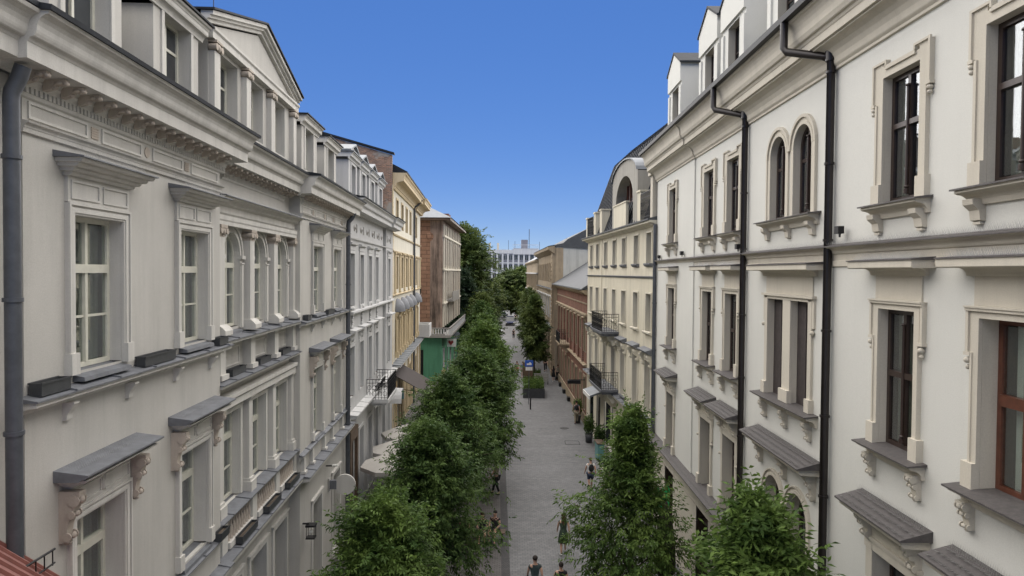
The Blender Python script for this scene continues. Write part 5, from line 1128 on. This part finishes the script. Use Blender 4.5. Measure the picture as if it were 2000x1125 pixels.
# ================================================================== trees
def tree(name, label, x, y, base, top, rad, nleaf, seed, mat='leafA', ll=.14, lw=.05, shape='ovoid', group=None, trunk_r=.09, tiers=None, clump=.44, lean=(0, 0), lpt=9):
    rg = np.random.default_rng(seed); rd = random.Random(seed)
    t = thing(name, label, 'tree', (x, y, 0), 0, group)
    H = top - base
    def rr(s):          # relative radius over crown height 0..1
        if shape == 'cone': return (1 - s) ** 1.15 * (1 - .35 * max(0, .15 - s) / .15) + .03
        if shape == 'round': return math.sqrt(max(0, 1 - (2 * s - 1) ** 2)) * .96 + .04
        return (math.sin(math.pi * min(1, max(0, .12 + s * .88)) ** .8)) ** .7 * (1 - .25 * s) + .03
    tb = MB(); zt = top - .12 * H
    tb.tube([(0, 0, -.02), (.02, .01, base * .5), (lean[0] * .3, -lean[1] * .3, base), (lean[0] * .7, -lean[1] * .7, base + H * .5), (lean[0], -lean[1], zt)], [trunk_r * 1.35, trunk_r, trunk_r * .85, trunk_r * .5, trunk_r * .12], 8)
    O('trunk', (tb, 'bark'), t)
    lb = MB(); cl = []
    nb = 46 if nleaf > 20000 else 26
    for i in range(nb):
        s = (i + .5) / nb; s = s ** .9; a = i * 2.399 + rd.uniform(-.4, .4); R_ = rad * rr(s) * rd.uniform(.62, 1.25)
        st = max(base * .9, base + H * (s - .22)); z1 = base + H * s + rd.uniform(-.1, .15) * H * .3
        cx, cy = lean[0] * s, lean[1] * s
        p0 = np.array([cx, cy, st]); p2 = np.array([cx + math.cos(a) * R_, cy + math.sin(a) * R_, z1]); p1 = (p0 + p2) / 2 + np.array([0, 0, .08 * H])
        lb.tube([tuple(p * [1, -1, 1]) for p in (p0, p1, p2)], [trunk_r * .3, trunk_r * .2, .012], 5, False)
        for q in np.linspace(.35, 1.0, 6): cl.append(((1 - q) ** 2 * p0 + 2 * q * (1 - q) * p1 + q * q * p2, q))
    for s in (.9, 1.0): cl.append((np.array([lean[0], lean[1], base + H * s]), 1))
    O('branches', (lb, 'bark'), t)
    cen = np.array([c for c, q in cl]); wq = np.array([.45 + q for c, q in cl]); wq /= wq.sum()
    nt = nleaf // lpt; idx = rg.choice(len(cen), nt, p=wq)
    sp = ((.40 if shape == 'cone' else .70) + (.60 if shape == 'cone' else .30) * (1 - np.clip((cen[idx][:, 2:3] - base) / H, 0, 1))); P = cen[idx] + rg.normal(0, 1, (nt, 3)) * sp * np.array([clump * rad * .40, clump * rad * .40, clump * rad * .30])
    # twig direction: outward, slightly down
    ax = np.array([lean[0] * .5, lean[1] * .5, base + H * .45]); D_ = P - ax; D_[:, 2] *= .5; D_ /= (np.linalg.norm(D_, axis=1, keepdims=True) + 1e-6)
    D_ = D_ + rg.normal(0, .55, (nt, 3)); D_[:, 2] -= .15; D_ /= np.linalg.norm(D_, axis=1, keepdims=True)
    k = np.arange(lpt); tw = ll * 2.0
    V = np.zeros((nt, lpt, 4, 3)); upv = np.array([0, 0, 1.0])
    S_ = np.cross(D_, upv); S_ /= (np.linalg.norm(S_, axis=1, keepdims=True) + 1e-6); N_ = np.cross(S_, D_)
    for j in range(lpt):
        f = j / (lpt - 1); sg = 1 if j % 2 else -1
        b0 = P + D_ * (tw * (f - .4)); 
        ld = D_ * (.55 + .45 * (j == lpt - 1)) + S_ * (sg * (.85 if j < lpt - 1 else 0.05)) + rg.normal(0, .28, (nt, 3)); ld[:, 2] -= .30
        ld /= np.linalg.norm(ld, axis=1, keepdims=True)
        L_l = ll * rg.uniform(.7, 1.2, (nt, 1)); nn = N_ + rg.normal(0, .5, (nt, 3)); sd_ = np.cross(ld, nn); sd_ /= (np.linalg.norm(sd_, axis=1, keepdims=True) + 1e-6)
        mid = b0 + ld * L_l * .45
        V[:, j, 0] = b0; V[:, j, 1] = mid + sd_ * lw * .5; V[:, j, 2] = b0 + ld * L_l; V[:, j, 3] = mid - sd_ * lw * .5
        V[:, j, 2, 2] -= L_l[:, 0] * .12
    V = V.reshape(-1, 3).astype(np.float32); nq = len(V) // 4
    me = bpy.data.meshes.new('crown'); me.vertices.add(len(V)); me.vertices.foreach_set('co', V.ravel()); me.loops.add(nq * 4); me.loops.foreach_set('vertex_index', np.arange(nq * 4, dtype=np.int32))
    me.polygons.add(nq); me.polygons.foreach_set('loop_start', np.arange(0, nq * 4, 4, dtype=np.int32)); me.polygons.foreach_set('loop_total', np.full(nq, 4, dtype=np.int32)); me.update(calc_edges=True); me.materials.append(M[mat])
    O('crown', me, t, kind='stuff')
    return t
GL = 'street trees along the left pavement'; GR = 'street trees along the right side'
tree('street_tree', 'nearest left street tree, its crown spilling over the bottom edge of the photo', -3.2, 16.8, 1.4, 5.9, 1.85, 42000, 11, 'leafB', .15, .052, group=GL)
tree('street_tree', 'second left street tree, in front of the pale parasols', -2.75, 22.5, 1.8, 6.4, 1.95, 42000, 12, 'leafA', .15, .052, group=GL)
tree('street_tree', 'third left street tree, rising beside the parasols to the dark awning', -2.7, 29.5, 2.0, 7.0, 2.15, 44000, 13, 'leafA', .16, .056, group=GL)
tree('street_tree', 'fourth left street tree, bulging out over the paving', -1.9, 36.0, 2.0, 7.3, 2.2, 52000, 14, 'leafA', .18, .065, group=GL)
tree('street_tree', 'fifth left street tree, in front of the green corner shop', -1.85, 44.5, 2.2, 8.0, 1.95, 40000, 15, 'leafB', .2, .075, group=GL)
tree('street_tree', 'sixth left street tree, beyond the green corner shop front', -2.2, 55.0, 2.3, 7.9, 1.8, 26000, 16, 'leafA', .24, .10, group=GL)
tree('street_tree', 'seventh left street tree, just before the parked white car', -3.2, 72.0, 2.3, 8.2, 2.0, 18000, 17, 'leafA', .28, .12, group=GL)
tree('street_tree', 'small farthest left street tree, under the orange awning', -4.2, 96.0, 2.0, 8.2, 2.8, 14000, 18, 'leafC', .34, .16, group=GL)
tree('street_tree', 'slim pointed street tree in front of the cream and ivory houses on the right', 4.05, 22.6, .9, 7.0, 2.85, 30000, 21, 'leafB', .17, .058, shape='cone', clump=.40, group=GR)
tree('street_tree', 'leafy treetop nearest the camera at the bottom right, below the arched windows', 4.45, 12.2, 2.6, 7.45, 1.6, 32000, 22, 'leafB', .19, .058, group=GR, shape='ovoid')
tree('street_tree', 'right street tree standing behind the hedge planter', 2.4, 72.0, 2.4, 9.0, 1.5, 20000, 23, 'leafC', .24, .10, group=GR)
tree('street_tree', 'second tree behind the hedge planter row, half hidden', 2.7, 84.0, 2.4, 8.4, 1.5, 16000, 24, 'leafC', .26, .11, group=GR)
tree('street_tree', 'third tree in the far right row', 2.9, 98.0, 2.4, 8.7, 1.9, 12000, 25, 'leafC', .3, .13, group=GR)
tree('street_tree', 'last tree in the far right row before the broad round tree', 3.1, 122.0, 2.4, 8.6, 2.2, 10000, 26, 'leafC', .36, .16, group=GR)
tree('tall_tree', 'tall dark tree towering over the corner house on the left', -7.7, 108.0, 2.5, 18.2, 6.2, 64000, 31, 'leafC', .42, .20, trunk_r=.3, shape='ovoid')
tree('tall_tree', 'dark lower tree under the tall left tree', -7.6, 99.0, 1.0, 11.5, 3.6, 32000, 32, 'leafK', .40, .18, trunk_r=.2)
tree('broad_tree', 'broad round green tree in front of the office block', 2.2, 172.0, 2.5, 12.0, 6.0, 42000, 33, 'leafC', .6, .3, shape='round', trunk_r=.3)
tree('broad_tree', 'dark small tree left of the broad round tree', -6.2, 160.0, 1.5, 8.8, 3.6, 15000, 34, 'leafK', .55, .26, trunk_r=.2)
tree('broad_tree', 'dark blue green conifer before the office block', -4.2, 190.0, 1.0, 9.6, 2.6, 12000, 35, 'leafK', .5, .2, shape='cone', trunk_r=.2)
tree('broad_tree', 'low tree mass at the far right end of the street', 6.0, 200.0, 1.5, 9.5, 5.0, 12000, 36, 'leafK', .6, .3, shape='round', trunk_r=.2)

# ================================================================== street things
t = thing('parasol', 'x', 'parasol'); bpy.data.objects.remove(t)
for i, (x, y, lab) in enumerate(((-5.55, 32.4, 'pale café parasol nearest the camera, beside the wooden portal'), (-5.62, 35.2, 'middle pale café parasol of the three beside the left wall'), (-5.75, 38.6, 'farthest pale café parasol, under the balcony with chairs'))):
    t = thing('parasol', lab, 'parasol', (x, y, 0), .2 * i, 'pale parasols in front of the light grey house')
    n = 8; b = MB(); r_ = 1.62; ring = [(r_ * math.cos(2 * math.pi * (k + .5) / n), r_ * math.sin(2 * math.pi * (k + .5) / n), 2.42) for k in range(n)]
    mid = [(r_ * .5 * math.cos(2 * math.pi * (k + .5) / n), r_ * .5 * math.sin(2 * math.pi * (k + .5) / n), 2.72) for k in range(n)]
    b.add(ring + mid + [(0, 0, 2.95)], [(k, (k + 1) % n, n + (k + 1) % n, n + k) for k in range(n)] + [(n + k, n + (k + 1) % n, 2 * n) for k in range(n)])
    low = [(p[0] * 1.0, p[1], 2.24) for p in ring]; b.add(ring + low, [(k, (k + 1) % n, n + (k + 1) % n, n + k) for k in range(n)])
    O('canopy', (b, 'canvas'), t); O('pole', (MB().tube([(0, 0, 0), (0, 0, 2.94)], .025, 8), 'wood'), t); O('base', (MB().box(-.3, .3, -.3, .3, 0, .08), 'box'), t)
    for k in range(n): a = 2 * math.pi * (k + .5) / n; O('rib', (MB().tube([(0, 0, 2.9), (r_ * math.cos(a), r_ * math.sin(a), 2.40)], .01, 4), 'wood'), t)
# cafe tables
for i, (x, y) in enumerate(((-5.3, 31.6), (-5.4, 34.6))):
    t = thing('cafe_table', ['round café table under the nearest parasol', 'round café table under the middle parasol'][i], 'table', (x, y, 0)); O('table_top', (MB().tube([(0, 0, .72), (0, 0, .75)], .35, 14), 'wood'), t); O('leg', (MB().tube([(0, 0, 0), (0, 0, .72)], .025, 6).tube([(0, 0, 0), (0, 0, .03)], .2, 10), 'iron'), t)
# planter hedge
def bushy(par, w, d, z0, hh, n, mat='leafB', seed=5, l=.12, name='foliage'):
    rg = np.random.default_rng(seed); P = np.stack([rg.uniform(-w / 2, w / 2, n), rg.uniform(-d / 2, d / 2, n), z0 + hh * rg.beta(2.2, 1.5, n) * (1 + .3 * np.sin(rg.uniform(0, 6, n)))], 1)
    D_ = rg.normal(0, 1, (n, 3)); D_[:, 2] = abs(D_[:, 2]); D_ /= np.linalg.norm(D_, axis=1, keepdims=True); S_ = np.cross(D_, rg.normal(0, 1, (n, 3))); S_ /= np.linalg.norm(S_, axis=1, keepdims=True)
    V = np.stack([P, P + D_ * l * .5 + S_ * l * .22, P + D_ * l, P + D_ * l * .5 - S_ * l * .22], 1).reshape(-1, 3)
    me = bpy.data.meshes.new(name); me.from_pydata(V.tolist(), [], np.arange(len(V)).reshape(-1, 4).tolist()); me.materials.append(M[mat]); O(name, me, par, kind='stuff')
t = thing('street_planter', 'big dark street planter with green hedge in the middle of the paving', 'planter', (2.1, 64.8, 0))
b = MB(); b.box(-1.0, 1.0, -2.0, -1.92, 0, .85).box(-1.0, 1.0, 1.92, 2.0, 0, .85).box(-1.0, -.92, -1.92, 1.92, 0, .85).box(.92, 1.0, -1.92, 1.92, 0, .85).box(-.92, .92, -1.92, 1.92, 0, .7); O('box', (b, 'box'), t); bushy(t, 1.9, 3.9, .6, .8, 6000)
t = thing('street_planter', 'second dark planter with shrubs around the tree behind the sign', 'planter', (2.3, 72.5, 0)); b = MB(); b.box(-.9, .9, -1.4, 1.4, 0, .7); O('box', (b, 'wood'), t); bushy(t, 1.7, 2.7, .6, .5, 2500, seed=6)
t = thing('slatted_bench', 'grey slatted wooden bench back beside the planter tree', 'bench', (3.1, 70.5, 0))
for k in range(5): O('slat', (MB().box(-.75, .75, 0, .05, .35 + k * .17, .48 + k * .17), 'frameG'), t)
for x in (-.7, .7): O('leg', (MB().box(x - .03, x + .03, -.05, .0, 0, 1.15), 'iron'), t)
# sign
t = thing('street_sign', 'blue square zone sign with a white panel below on a thin pole', 'sign', (1.55, 59.8, 0))
O('pole', (MB().tube([(0, 0, 0), (0, 0, 3.95)], .03, 8), 'pipeG'), t); O('sign_plate', (MB().box(-.36, .36, .03, .06, 3.35, 3.9), 'blue'), t); O('white_symbol', (MB().profo([(-.2, 3.48), (.22, 3.48), (.22, 3.62), (.08, 3.74), (-.06, 3.62), (-.2, 3.62)], .06, .066), 'white'), t); O('lower_plate', (MB().box(-.3, .3, .03, .06, 3.0, 3.3), 'white'), t)
t = thing('notice_board', 'dark notice board standing just behind the blue sign', 'board', (1.6, 66, 0)); O('panel', (MB().box(-.5, .5, 0, .1, 1.6, 2.9), 'wood'), t)
for x in (-.4, .4): O('post', (MB().box(x - .04, x + .04, -.1, 0.0, 0, 2.8), 'wood'), t)
t = thing('street_bollard', 'thin dark bollard in front of the hedge planter', 'bollard', (1.65, 57.6, 0)); O('post', (MB().tube([(0, 0, 0), (0, 0, .9)], .06, 8), 'iron'), t); O('cap', (MB().ball((0, 0, .92), .07), 'iron'), t)
# potted plants by the shops
for i, (x, y, lab) in enumerate(((5.35, 46.5, 'tall potted shrub in a black tub by the cream shop door'), (5.15, 52.6, 'potted plant at the corner of the cream and brick houses'), (5.7, 43.6, 'pink flowering pot against the cream shopfront'))):
    t = thing('potted_plant', lab, 'potted plant', (x, y, 0)); O('pot', (MB().lathe((0, 0, 0), [(0, 0), (.22, 0), (.28, .6), (.25, .6), (.2, .5), (0, .5)], 10), 'box'), t); bushy(t, .6, .6, .5, 1.1, 900, 'leafA' if i != 1 else 'leafB', 40 + i, .16)
t = thing('lamp_on_bracket', 'black shop lamp on a bracket at the corner of the brick house', 'lamp', (5.4, 52.0, 3.4)); O('arm', (MB().box(-1.0, .3, -.03, .03, 0, .06), 'iron'), t); O('shade', (MB().box(-1.1, -.1, -.2, .2, -.25, 0), 'iron'), t)
# closed brown parasol / green cloth / yellow flower tub behind the right tree
t = thing('closed_parasol', 'closed brown parasol hidden behind the right street tree', 'parasol', (5.6, 24.4, 0)); O('canopy', (MB().lathe((0, 0, 0), [(.08, .5), (.40, .9), (.36, 2.0), (.2, 3.0), (.05, 3.4), (0, 3.45)], 10), 'canvasD'), t); O('pole', (MB().tube([(0, 0, 0), (0, 0, 3.5)], .03, 6), 'wood'), t)
t = thing('green_cloth', 'bright green cloth pennant beside the closed brown parasol', 'pennant', (5.9, 26.2, 2.3)); b = MB(); n = 8
b.add([(-.25 + .5 * (i // 2) / n, .05 * math.sin(i * 1.3), (0 if i % 2 else 1.0) + .1 * math.sin(i)) for i in range(2 * n + 2)], [(2 * i, 2 * i + 2, 2 * i + 3, 2 * i + 1) for i in range(n)], True); O('cloth', (b, 'brightgreen'), t); O('pole', (MB().tube([(-.27, 0, -2.3), (-.27, 0, 1.2)], .02, 6), 'iron'), t)
t = thing('flower_tub', 'tub with bright yellow flowers by the right wall below the tree', 'flower tub', (4.9, 20.6, 0)); O('pot', (MB().lathe((0, 0, 0), [(0, 0), (.25, 0), (.32, .5), (0, .5)], 10), 'box'), t); bushy(t, .5, .5, .45, .5, 250, 'yellow', 44, .1, 'flowers')
t = thing('orange_awning', 'small orange café parasol far down the left pavement', 'parasol', (-5.9, 126, 0)); O('canopy', (MB().lathe((0, 0, 0), [(1.5, 2.6), (.8, 3.4), (0, 4.4)], 8), 'orange'), t); O('pole', (MB().tube([(0, 0, 0), (0, 0, 4.3)], .05, 6), 'wood'), t)
t = thing('white_van_roof', 'x', 'x'); bpy.data.objects.remove(t)

# cars
def car(label, x, y, rz, paint, L=4.3, W=1.8, Hh=1.5, group='cars far down the street'):
    t = thing('parked_car', label, 'car', (x, y, 0), rz, group); w = W / 2
    side = [(-L / 2, .35), (L / 2, .35), (L / 2, .75), (L / 2 - .1, .85), (L * .25, .95), (-L / 2 + .1, 1.0), (-L / 2, .8)]
    b = MB(); P0 = [(-w, y_, z) for y_, z in side]; n = len(side)
    rings = [[(-w * .97, -a, c) for a, c in side], [(-w, -a, c) for a, c in side], [(w, -a, c) for a, c in side]]
    b.add([(-w, -a, c) for a, c in side] + [(w, -a, c) for a, c in side], [(i, (i + 1) % n, n + (i + 1) % n, n + i) for i in range(n)] + [tuple(range(n)), tuple(range(n, 2 * n))])
    cab = [(-L * .42, .98), (L * .24, .96), (L * .07, Hh - .05), (-.1, Hh), (-L * .33, Hh - .04)]; m_ = len(cab)
    lo = [(-w * .96 if z < 1.2 else -w * .78, -a, z) for a, z in cab]; hi = [(-p[0], p[1], p[2]) for p in lo]
    O('body', (b, paint), t)
    c = MB(); c.add(lo + hi, [(i, (i + 1) % m_, m_ + (i + 1) % m_, m_ + i) for i in range(m_)] + [tuple(range(m_)), tuple(range(m_, 2 * m_))]); O('cabin', (c, 'glassD'), t)
    O('roof', (MB().box(-w * .76, w * .76, -L * .05, L * .30, Hh - .03, Hh + .02), paint), t)
    for sx in (-1, 1):
        for sy in (-.3, .3):
            q = O('wheel', (MB().tube([(sx * (w - .18), -sy * L, .32), (sx * (w + .01), -sy * L, .32)], .32, 14), 'rubber'), t); O('rim', (MB().tube([(sx * (w + .011), -sy * L, .32), (sx * (w + .02), -sy * L, .32)], .19, 10), 'roofL'), q)
        O('headlight', (MB().box(sx * w * .85 - .16, sx * w * .85 + .16, -L / 2 - .01, -L / 2 + .05, .62, .78), 'lampglass'), t); O('tail_light', (MB().box(sx * w * .85 - .15, sx * w * .85 + .15, L / 2 - .05, L / 2 + .01, .65, .85), 'red_cloth'), t)
        O('mirror', (MB().box(sx * (w + .08) - .08, sx * (w + .08) + .08, -.75, -.65, .95, 1.08), paint), t)
    O('bumper', (MB().box(-w, w, -L / 2 - .04, -L / 2, .35, .55), 'rubber'), t)
    return t
car('dark blue car with pale windscreen driving at the far end of the paved street', -.35, 150.0, math.pi, 'carblue', 4.6, 1.95, 1.9)
car('silver car partly hidden behind the left trees', -3.0, 128.0, math.pi + .2, 'carwhite')
car('pale car parked across the far end under the broad tree', -3.2, 176.0, math.pi / 2, 'carwhite')

# ================================================================== people
def skin_mesh(name, V, Ed, Rr, mat, root=0, sub=1):
    me = bpy.data.meshes.new(name); me.from_pydata(V, Ed, []); o = bpy.data.objects.new('t', me); C.objects.link(o)
    md = o.modifiers.new('s', 'SKIN'); md.branch_smoothing = .5; md.use_smooth_shade = True
    for i, r in enumerate(Rr): sv = me.skin_vertices[0].data[i]; sv.radius = (r, r) if not hasattr(r, '__len__') else r; sv.use_root = (i == root)
    ms = o.modifiers.new('u', 'SUBSURF'); ms.levels = sub
    dg = bpy.context.evaluated_depsgraph_get(); out = bpy.data.meshes.new_from_object(o.evaluated_get(dg)); out.name = name
    bpy.data.objects.remove(o); bpy.data.meshes.remove(me); out.materials.clear(); out.materials.append(M[mat])
    return out
def person(label, x, y, rz, h=1.72, top='black_cloth', bottom='denim_cloth', hair='dark_hair', stride=.22, arms=.2, long=False, shorts=False, skirt=None, sit=False, bag=None, armup=0, sleeves=.5, group=None):
    s = h / 1.72; t = thing('person', label, 'person', (x, y, 0), rz, group)
    z0 = -.45 if sit else 0
    V, Ed, Rr, N = [], [], [], {}
    def jn(n, p, r, par=None):
        N[n] = len(V); V.append((p[0] * s, p[1] * s, (p[2] + z0) * s)); Rr.append(r * s if not hasattr(r, '__len__') else (r[0] * s, r[1] * s))
        if par: Ed.append((N[par], N[n]))
    jn('pelvis', (0, 0, .95), (.15, .115)); jn('waist', (0, .0, 1.10), (.125, .10), 'pelvis'); jn('chest', (0, 0, 1.29), (.15, .11), 'waist'); jn('nb', (0, -.01, 1.43), (.08, .07), 'chest'); jn('neck', (0, 0, 1.50), .052, 'nb'); jn('head', (0, .02, 1.59), (.078, .092), 'neck'); jn('crown', (0, .01, 1.67), (.07, .082), 'head')
    jn('nose', (0, .115, 1.58), .014, 'head')
    for sg, n in ((-1, 'L'), (1, 'R')):
        jn('ear' + n, (sg * .082, .0, 1.59), .016, 'head')
        sw = arms * sg; jn('sh' + n, (sg * .175, 0, 1.40), .062, 'chest')
        if armup and sg == 1: el = (.24, .10, 1.20); wr = (.20, .30, 1.30)
        else: el = (sg * .23, -sw * .45, 1.13); wr = (sg * .24, -sw * .9 + .09, .90)
        if sit: el = (sg * .23, .08, 1.15); wr = (sg * .14, .30, 1.05)
        jn('el' + n, el, .041, 'sh' + n); jn('wr' + n, wr, .027, 'el' + n)
        d = Vector(wr) - Vector(el); d.normalize(); side = Vector((0, 1, 0)) if abs(d.z) > .6 else Vector((1, 0, 0))
        pm = Vector(wr) + d * .07; jn('pa' + n, tuple(pm), (.034, .018), 'wr' + n)
        for fi, (off, ln) in enumerate(((-.027, .062), (-.009, .075), (.009, .07), (.026, .055))):
            a = pm + side * off + d * .03; c = a + d * ln + Vector((-sg * .012, .01, 0)); jn('f%s%d' % (n, fi), tuple(a), .0095, 'pa' + n); jn('g%s%d' % (n, fi), tuple(c), .007, 'f%s%d' % (n, fi))
        th = Vector(wr) + d * .035 + side * .04; jn('th' + n, tuple(th), .011, 'pa' + n); jn('ti' + n, tuple(th + d * .045 + side * .012), .008, 'th' + n)
        st = stride * sg
        if sit: kn = (sg * .13, .42, .95); an = (sg * .13, .46, .52); to = (sg * .13, .62, .48)
        else: kn = (sg * .10, st * .55 + .03, .50); an = (sg * .095, st, .09 + max(0, -st) * .25); to = (sg * .11, st + .17, .035 + max(0, -st) * .05)
        jn('hip' + n, (sg * .095, 0, .88), .088, 'pelvis'); jn('kn' + n, kn, .056, 'hip' + n); jn('an' + n, an, .036, 'kn' + n); jn('to' + n, to, .032, 'an' + n)
    O('body', skin_mesh('body', V, Ed, Rr, 'skin'), t)
    def sub(names, edges, scale, nm, mat, trim={}):
        idx = {n: i for i, n in enumerate(names)}; vv = []; rr = []
        for n in names:
            p = V[N[n]]
            if n in trim: q = V[N[trim[n][0]]]; f = trim[n][1]; p = tuple(q[i] + (p[i] - q[i]) * f for i in range(3))
            vv.append(p); r0 = Rr[N[n]]; r0 = r0 if hasattr(r0, '__len__') else (r0, r0); rr.append((r0[0] * scale + .018, r0[1] * scale + .020))
        O(nm, skin_mesh(nm, vv, [(idx[a], idx[b_]) for a, b_ in edges], rr, mat), t)
    sub(['waist', 'pelvis', 'chest', 'nb', 'shL', 'shR', 'elL', 'elR'], [('pelvis', 'waist'), ('waist', 'chest'), ('chest', 'nb'), ('chest', 'shL'), ('chest', 'shR'), ('shL', 'elL'), ('shR', 'elR')], 1.06, 'shirt', top, {'elL': ('shL', sleeves), 'elR': ('shR', sleeves), 'pelvis': ('waist', .6)})
    if skirt:
        O('skirt', (MB().lathe((0, 0, 0), [(.125 * s, 1.08 * s), (.17 * s, .95 * s), (.20 * s, .78 * s), (.23 * s, .52 * s), (.22 * s, .52 * s)], 12), skirt), t, (0, 0, z0 * s))
    else:
        f = .42 if shorts else .93
        if shorts: sub(['pelvis', 'hipL', 'hipR', 'knL', 'knR'], [('pelvis', 'hipL'), ('pelvis', 'hipR'), ('hipL', 'knL'), ('hipR', 'knR')], 1.08, 'shorts', bottom, {'knL': ('hipL', .75), 'knR': ('hipR', .75)})
        else: sub(['pelvis', 'hipL', 'hipR', 'knL', 'knR', 'anL', 'anR'], [('pelvis', 'hipL'), ('pelvis', 'hipR'), ('hipL', 'knL'), ('hipR', 'knR'), ('knL', 'anL'), ('knR', 'anR')], 1.1, 'trousers', bottom, {'anL': ('knL', .9), 'anR': ('knR', .9)})
    for n in 'LR':
        p = V[N['to' + n]]; a = V[N['an' + n]]; O('shoe', (MB().ball(((p[0] + a[0]) / 2, -(p[1] + a[1]) / 2 - .01, min(p[2], a[2]) + .01), (.05, .14, .045), 8, 5), 'black_cloth' if not skirt else 'white'), t)
    hz = (1.655 + z0) * s
    hb = MB().ball((0, .012, hz), (.093 * s, .105 * s, .088 * s), 10, 7)
    if long: hb.ball((0, .07 * s, hz - .13 * s), (.095 * s, .055 * s, .19 * s), 10, 7).ball((0, .085 * s, hz - .28 * s), (.075 * s, .035 * s, .14 * s), 8, 6)
    O('hair', (hb, hair), t)
    O('eyes', (MB().ball((-.03 * s, -.108 * s, hz - .06 * s), .009).ball((.03 * s, -.108 * s, hz - .06 * s), .009), 'black_cloth'), t); O('mouth', (MB().box(-.022 * s, .022 * s, -.112 * s, -.106 * s, hz - .125 * s, hz - .117 * s), 'red_cloth'), t)
    if bag: 
        bt = thing('backpack', bag, 'bag', t.location + Vector((0, 0, 0)), rz)
        O('pack', (MB().ball((0, .17 * s, 1.24 * s), (.14 * s, .08 * s, .2 * s), 10, 7), 'black_cloth'), bt)
        for sg in (-1, 1): O('strap', (MB().tube([(sg * .09, .12, 1.38 * s), (sg * .1, .0, 1.46 * s), (sg * .1, -.12, 1.36 * s), (sg * .11, -.1, 1.15 * s)], .015, 5), 'black_cloth'), bt)
    return t
person('man in a dark patterned shirt, only head and shoulders in view at the bottom edge', .88, 23.5, .05, 1.76, 'print_cloth', 'denim_cloth', 'dark_hair')
person('person with dark tied hair, right of the man in the patterned shirt', 1.76, 23.2, 0, 1.66, 'black_cloth', 'denim_cloth', 'dark_hair')
person('woman with long brown hair in a dark green dress walking away by the tree', 2.2, 27.9, 0, 1.68, 'green_cloth', 'black_cloth', 'brown_hair', long=True, skirt='green_cloth', sleeves=.15)
person('man in a white t-shirt and dark shorts with a shoulder bag, walking away', 4.25, 36.0, .1, 1.8, 'white', 'navy_cloth', 'brown_hair', shorts=True, bag='small dark shoulder bag on the man in the white t-shirt')
person('woman in a white dress beside the man in white, behind the tree', 4.95, 35.7, 0, 1.68, 'white', 'white', 'dark_hair', skirt='white', long=True)
person('man in grey trousers with a black backpack walking away by the cream shops', 5.02, 52.2, 0, 1.78, 'grey_cloth', 'khaki_cloth', 'dark_hair', bag='black backpack on the man in grey trousers')
person('woman in a short black dress near the brick wall', 4.5, 72.6, .1, 1.66, 'black_cloth', 'black_cloth', 'dark_hair', skirt='black_cloth', long=True)
person('person in dark clothes close to the brick wall, right of the woman in black', 5.0, 73.2, 0, 1.72, 'khaki_cloth', 'black_cloth', 'brown_hair')
person('man all in black walking towards the camera past the planter', 4.0, 80.0, math.pi, 1.82, 'black_cloth', 'black_cloth', 'dark_hair', sleeves=1.0)
person('man in a blue grey shirt in the pair left of the blue sign', 1.26, 75.0, math.pi, 1.78, 'blue_cloth', 'khaki_cloth', 'brown_hair', shorts=True)
person('woman in a grey top in the pair left of the blue sign', .62, 76.2, math.pi, 1.68, 'grey_cloth', 'red_cloth', 'brown_hair', long=True, shorts=True)
person('lone person in black in the middle of the far street', .34, 118.5, math.pi, 1.78, 'black_cloth', 'black_cloth', 'dark_hair')
person('person in black before the dark blue car', .9, 160, 0, 1.78, 'black_cloth', 'black_cloth', 'dark_hair')
person('standing person reaching out at the edge of the dark paving strip', -.75, 35.4, 1.2, 1.74, 'khaki_cloth', 'black_cloth', 'brown_hair', armup=1)
gp = 'people sitting on the bench under the left trees'
person('person in black seated on the bench under the left trees, nearest the wall', -1.95, 29.1, math.pi, 1.72, 'black_cloth', 'black_cloth', 'dark_hair', sit=True, group=gp)
person('woman in black with bare legs seated in the middle of the bench', -1.2, 29.2, math.pi, 1.68, 'black_cloth', 'black_cloth', 'brown_hair', sit=True, shorts=True, group=gp, long=True)
person('person in black t-shirt seated at the street end of the bench', -.65, 29.3, math.pi - .3, 1.74, 'black_cloth', 'black_cloth', 'dark_hair', sit=True, shorts=True, group=gp)
t = thing('wooden_bench', 'low wooden bench under the left trees beside the dark paving strip', 'bench', (-1.3, 29.25, 0))
for k in range(4): O('slat', (MB().box(-1.1, 1.1, -.22 + k * .12, -.12 + k * .12, .38, .42), 'wood'), t)
for xx in (-.95, .95): O('leg', (MB().box(xx - .04, xx + .04, -.22, .22, 0, .38), 'iron'), t)
person('person in a pink top standing by the green shopfront', -7.0, 70.6, 0, 1.7, 'skin', 'denim_cloth', 'dark_hair')
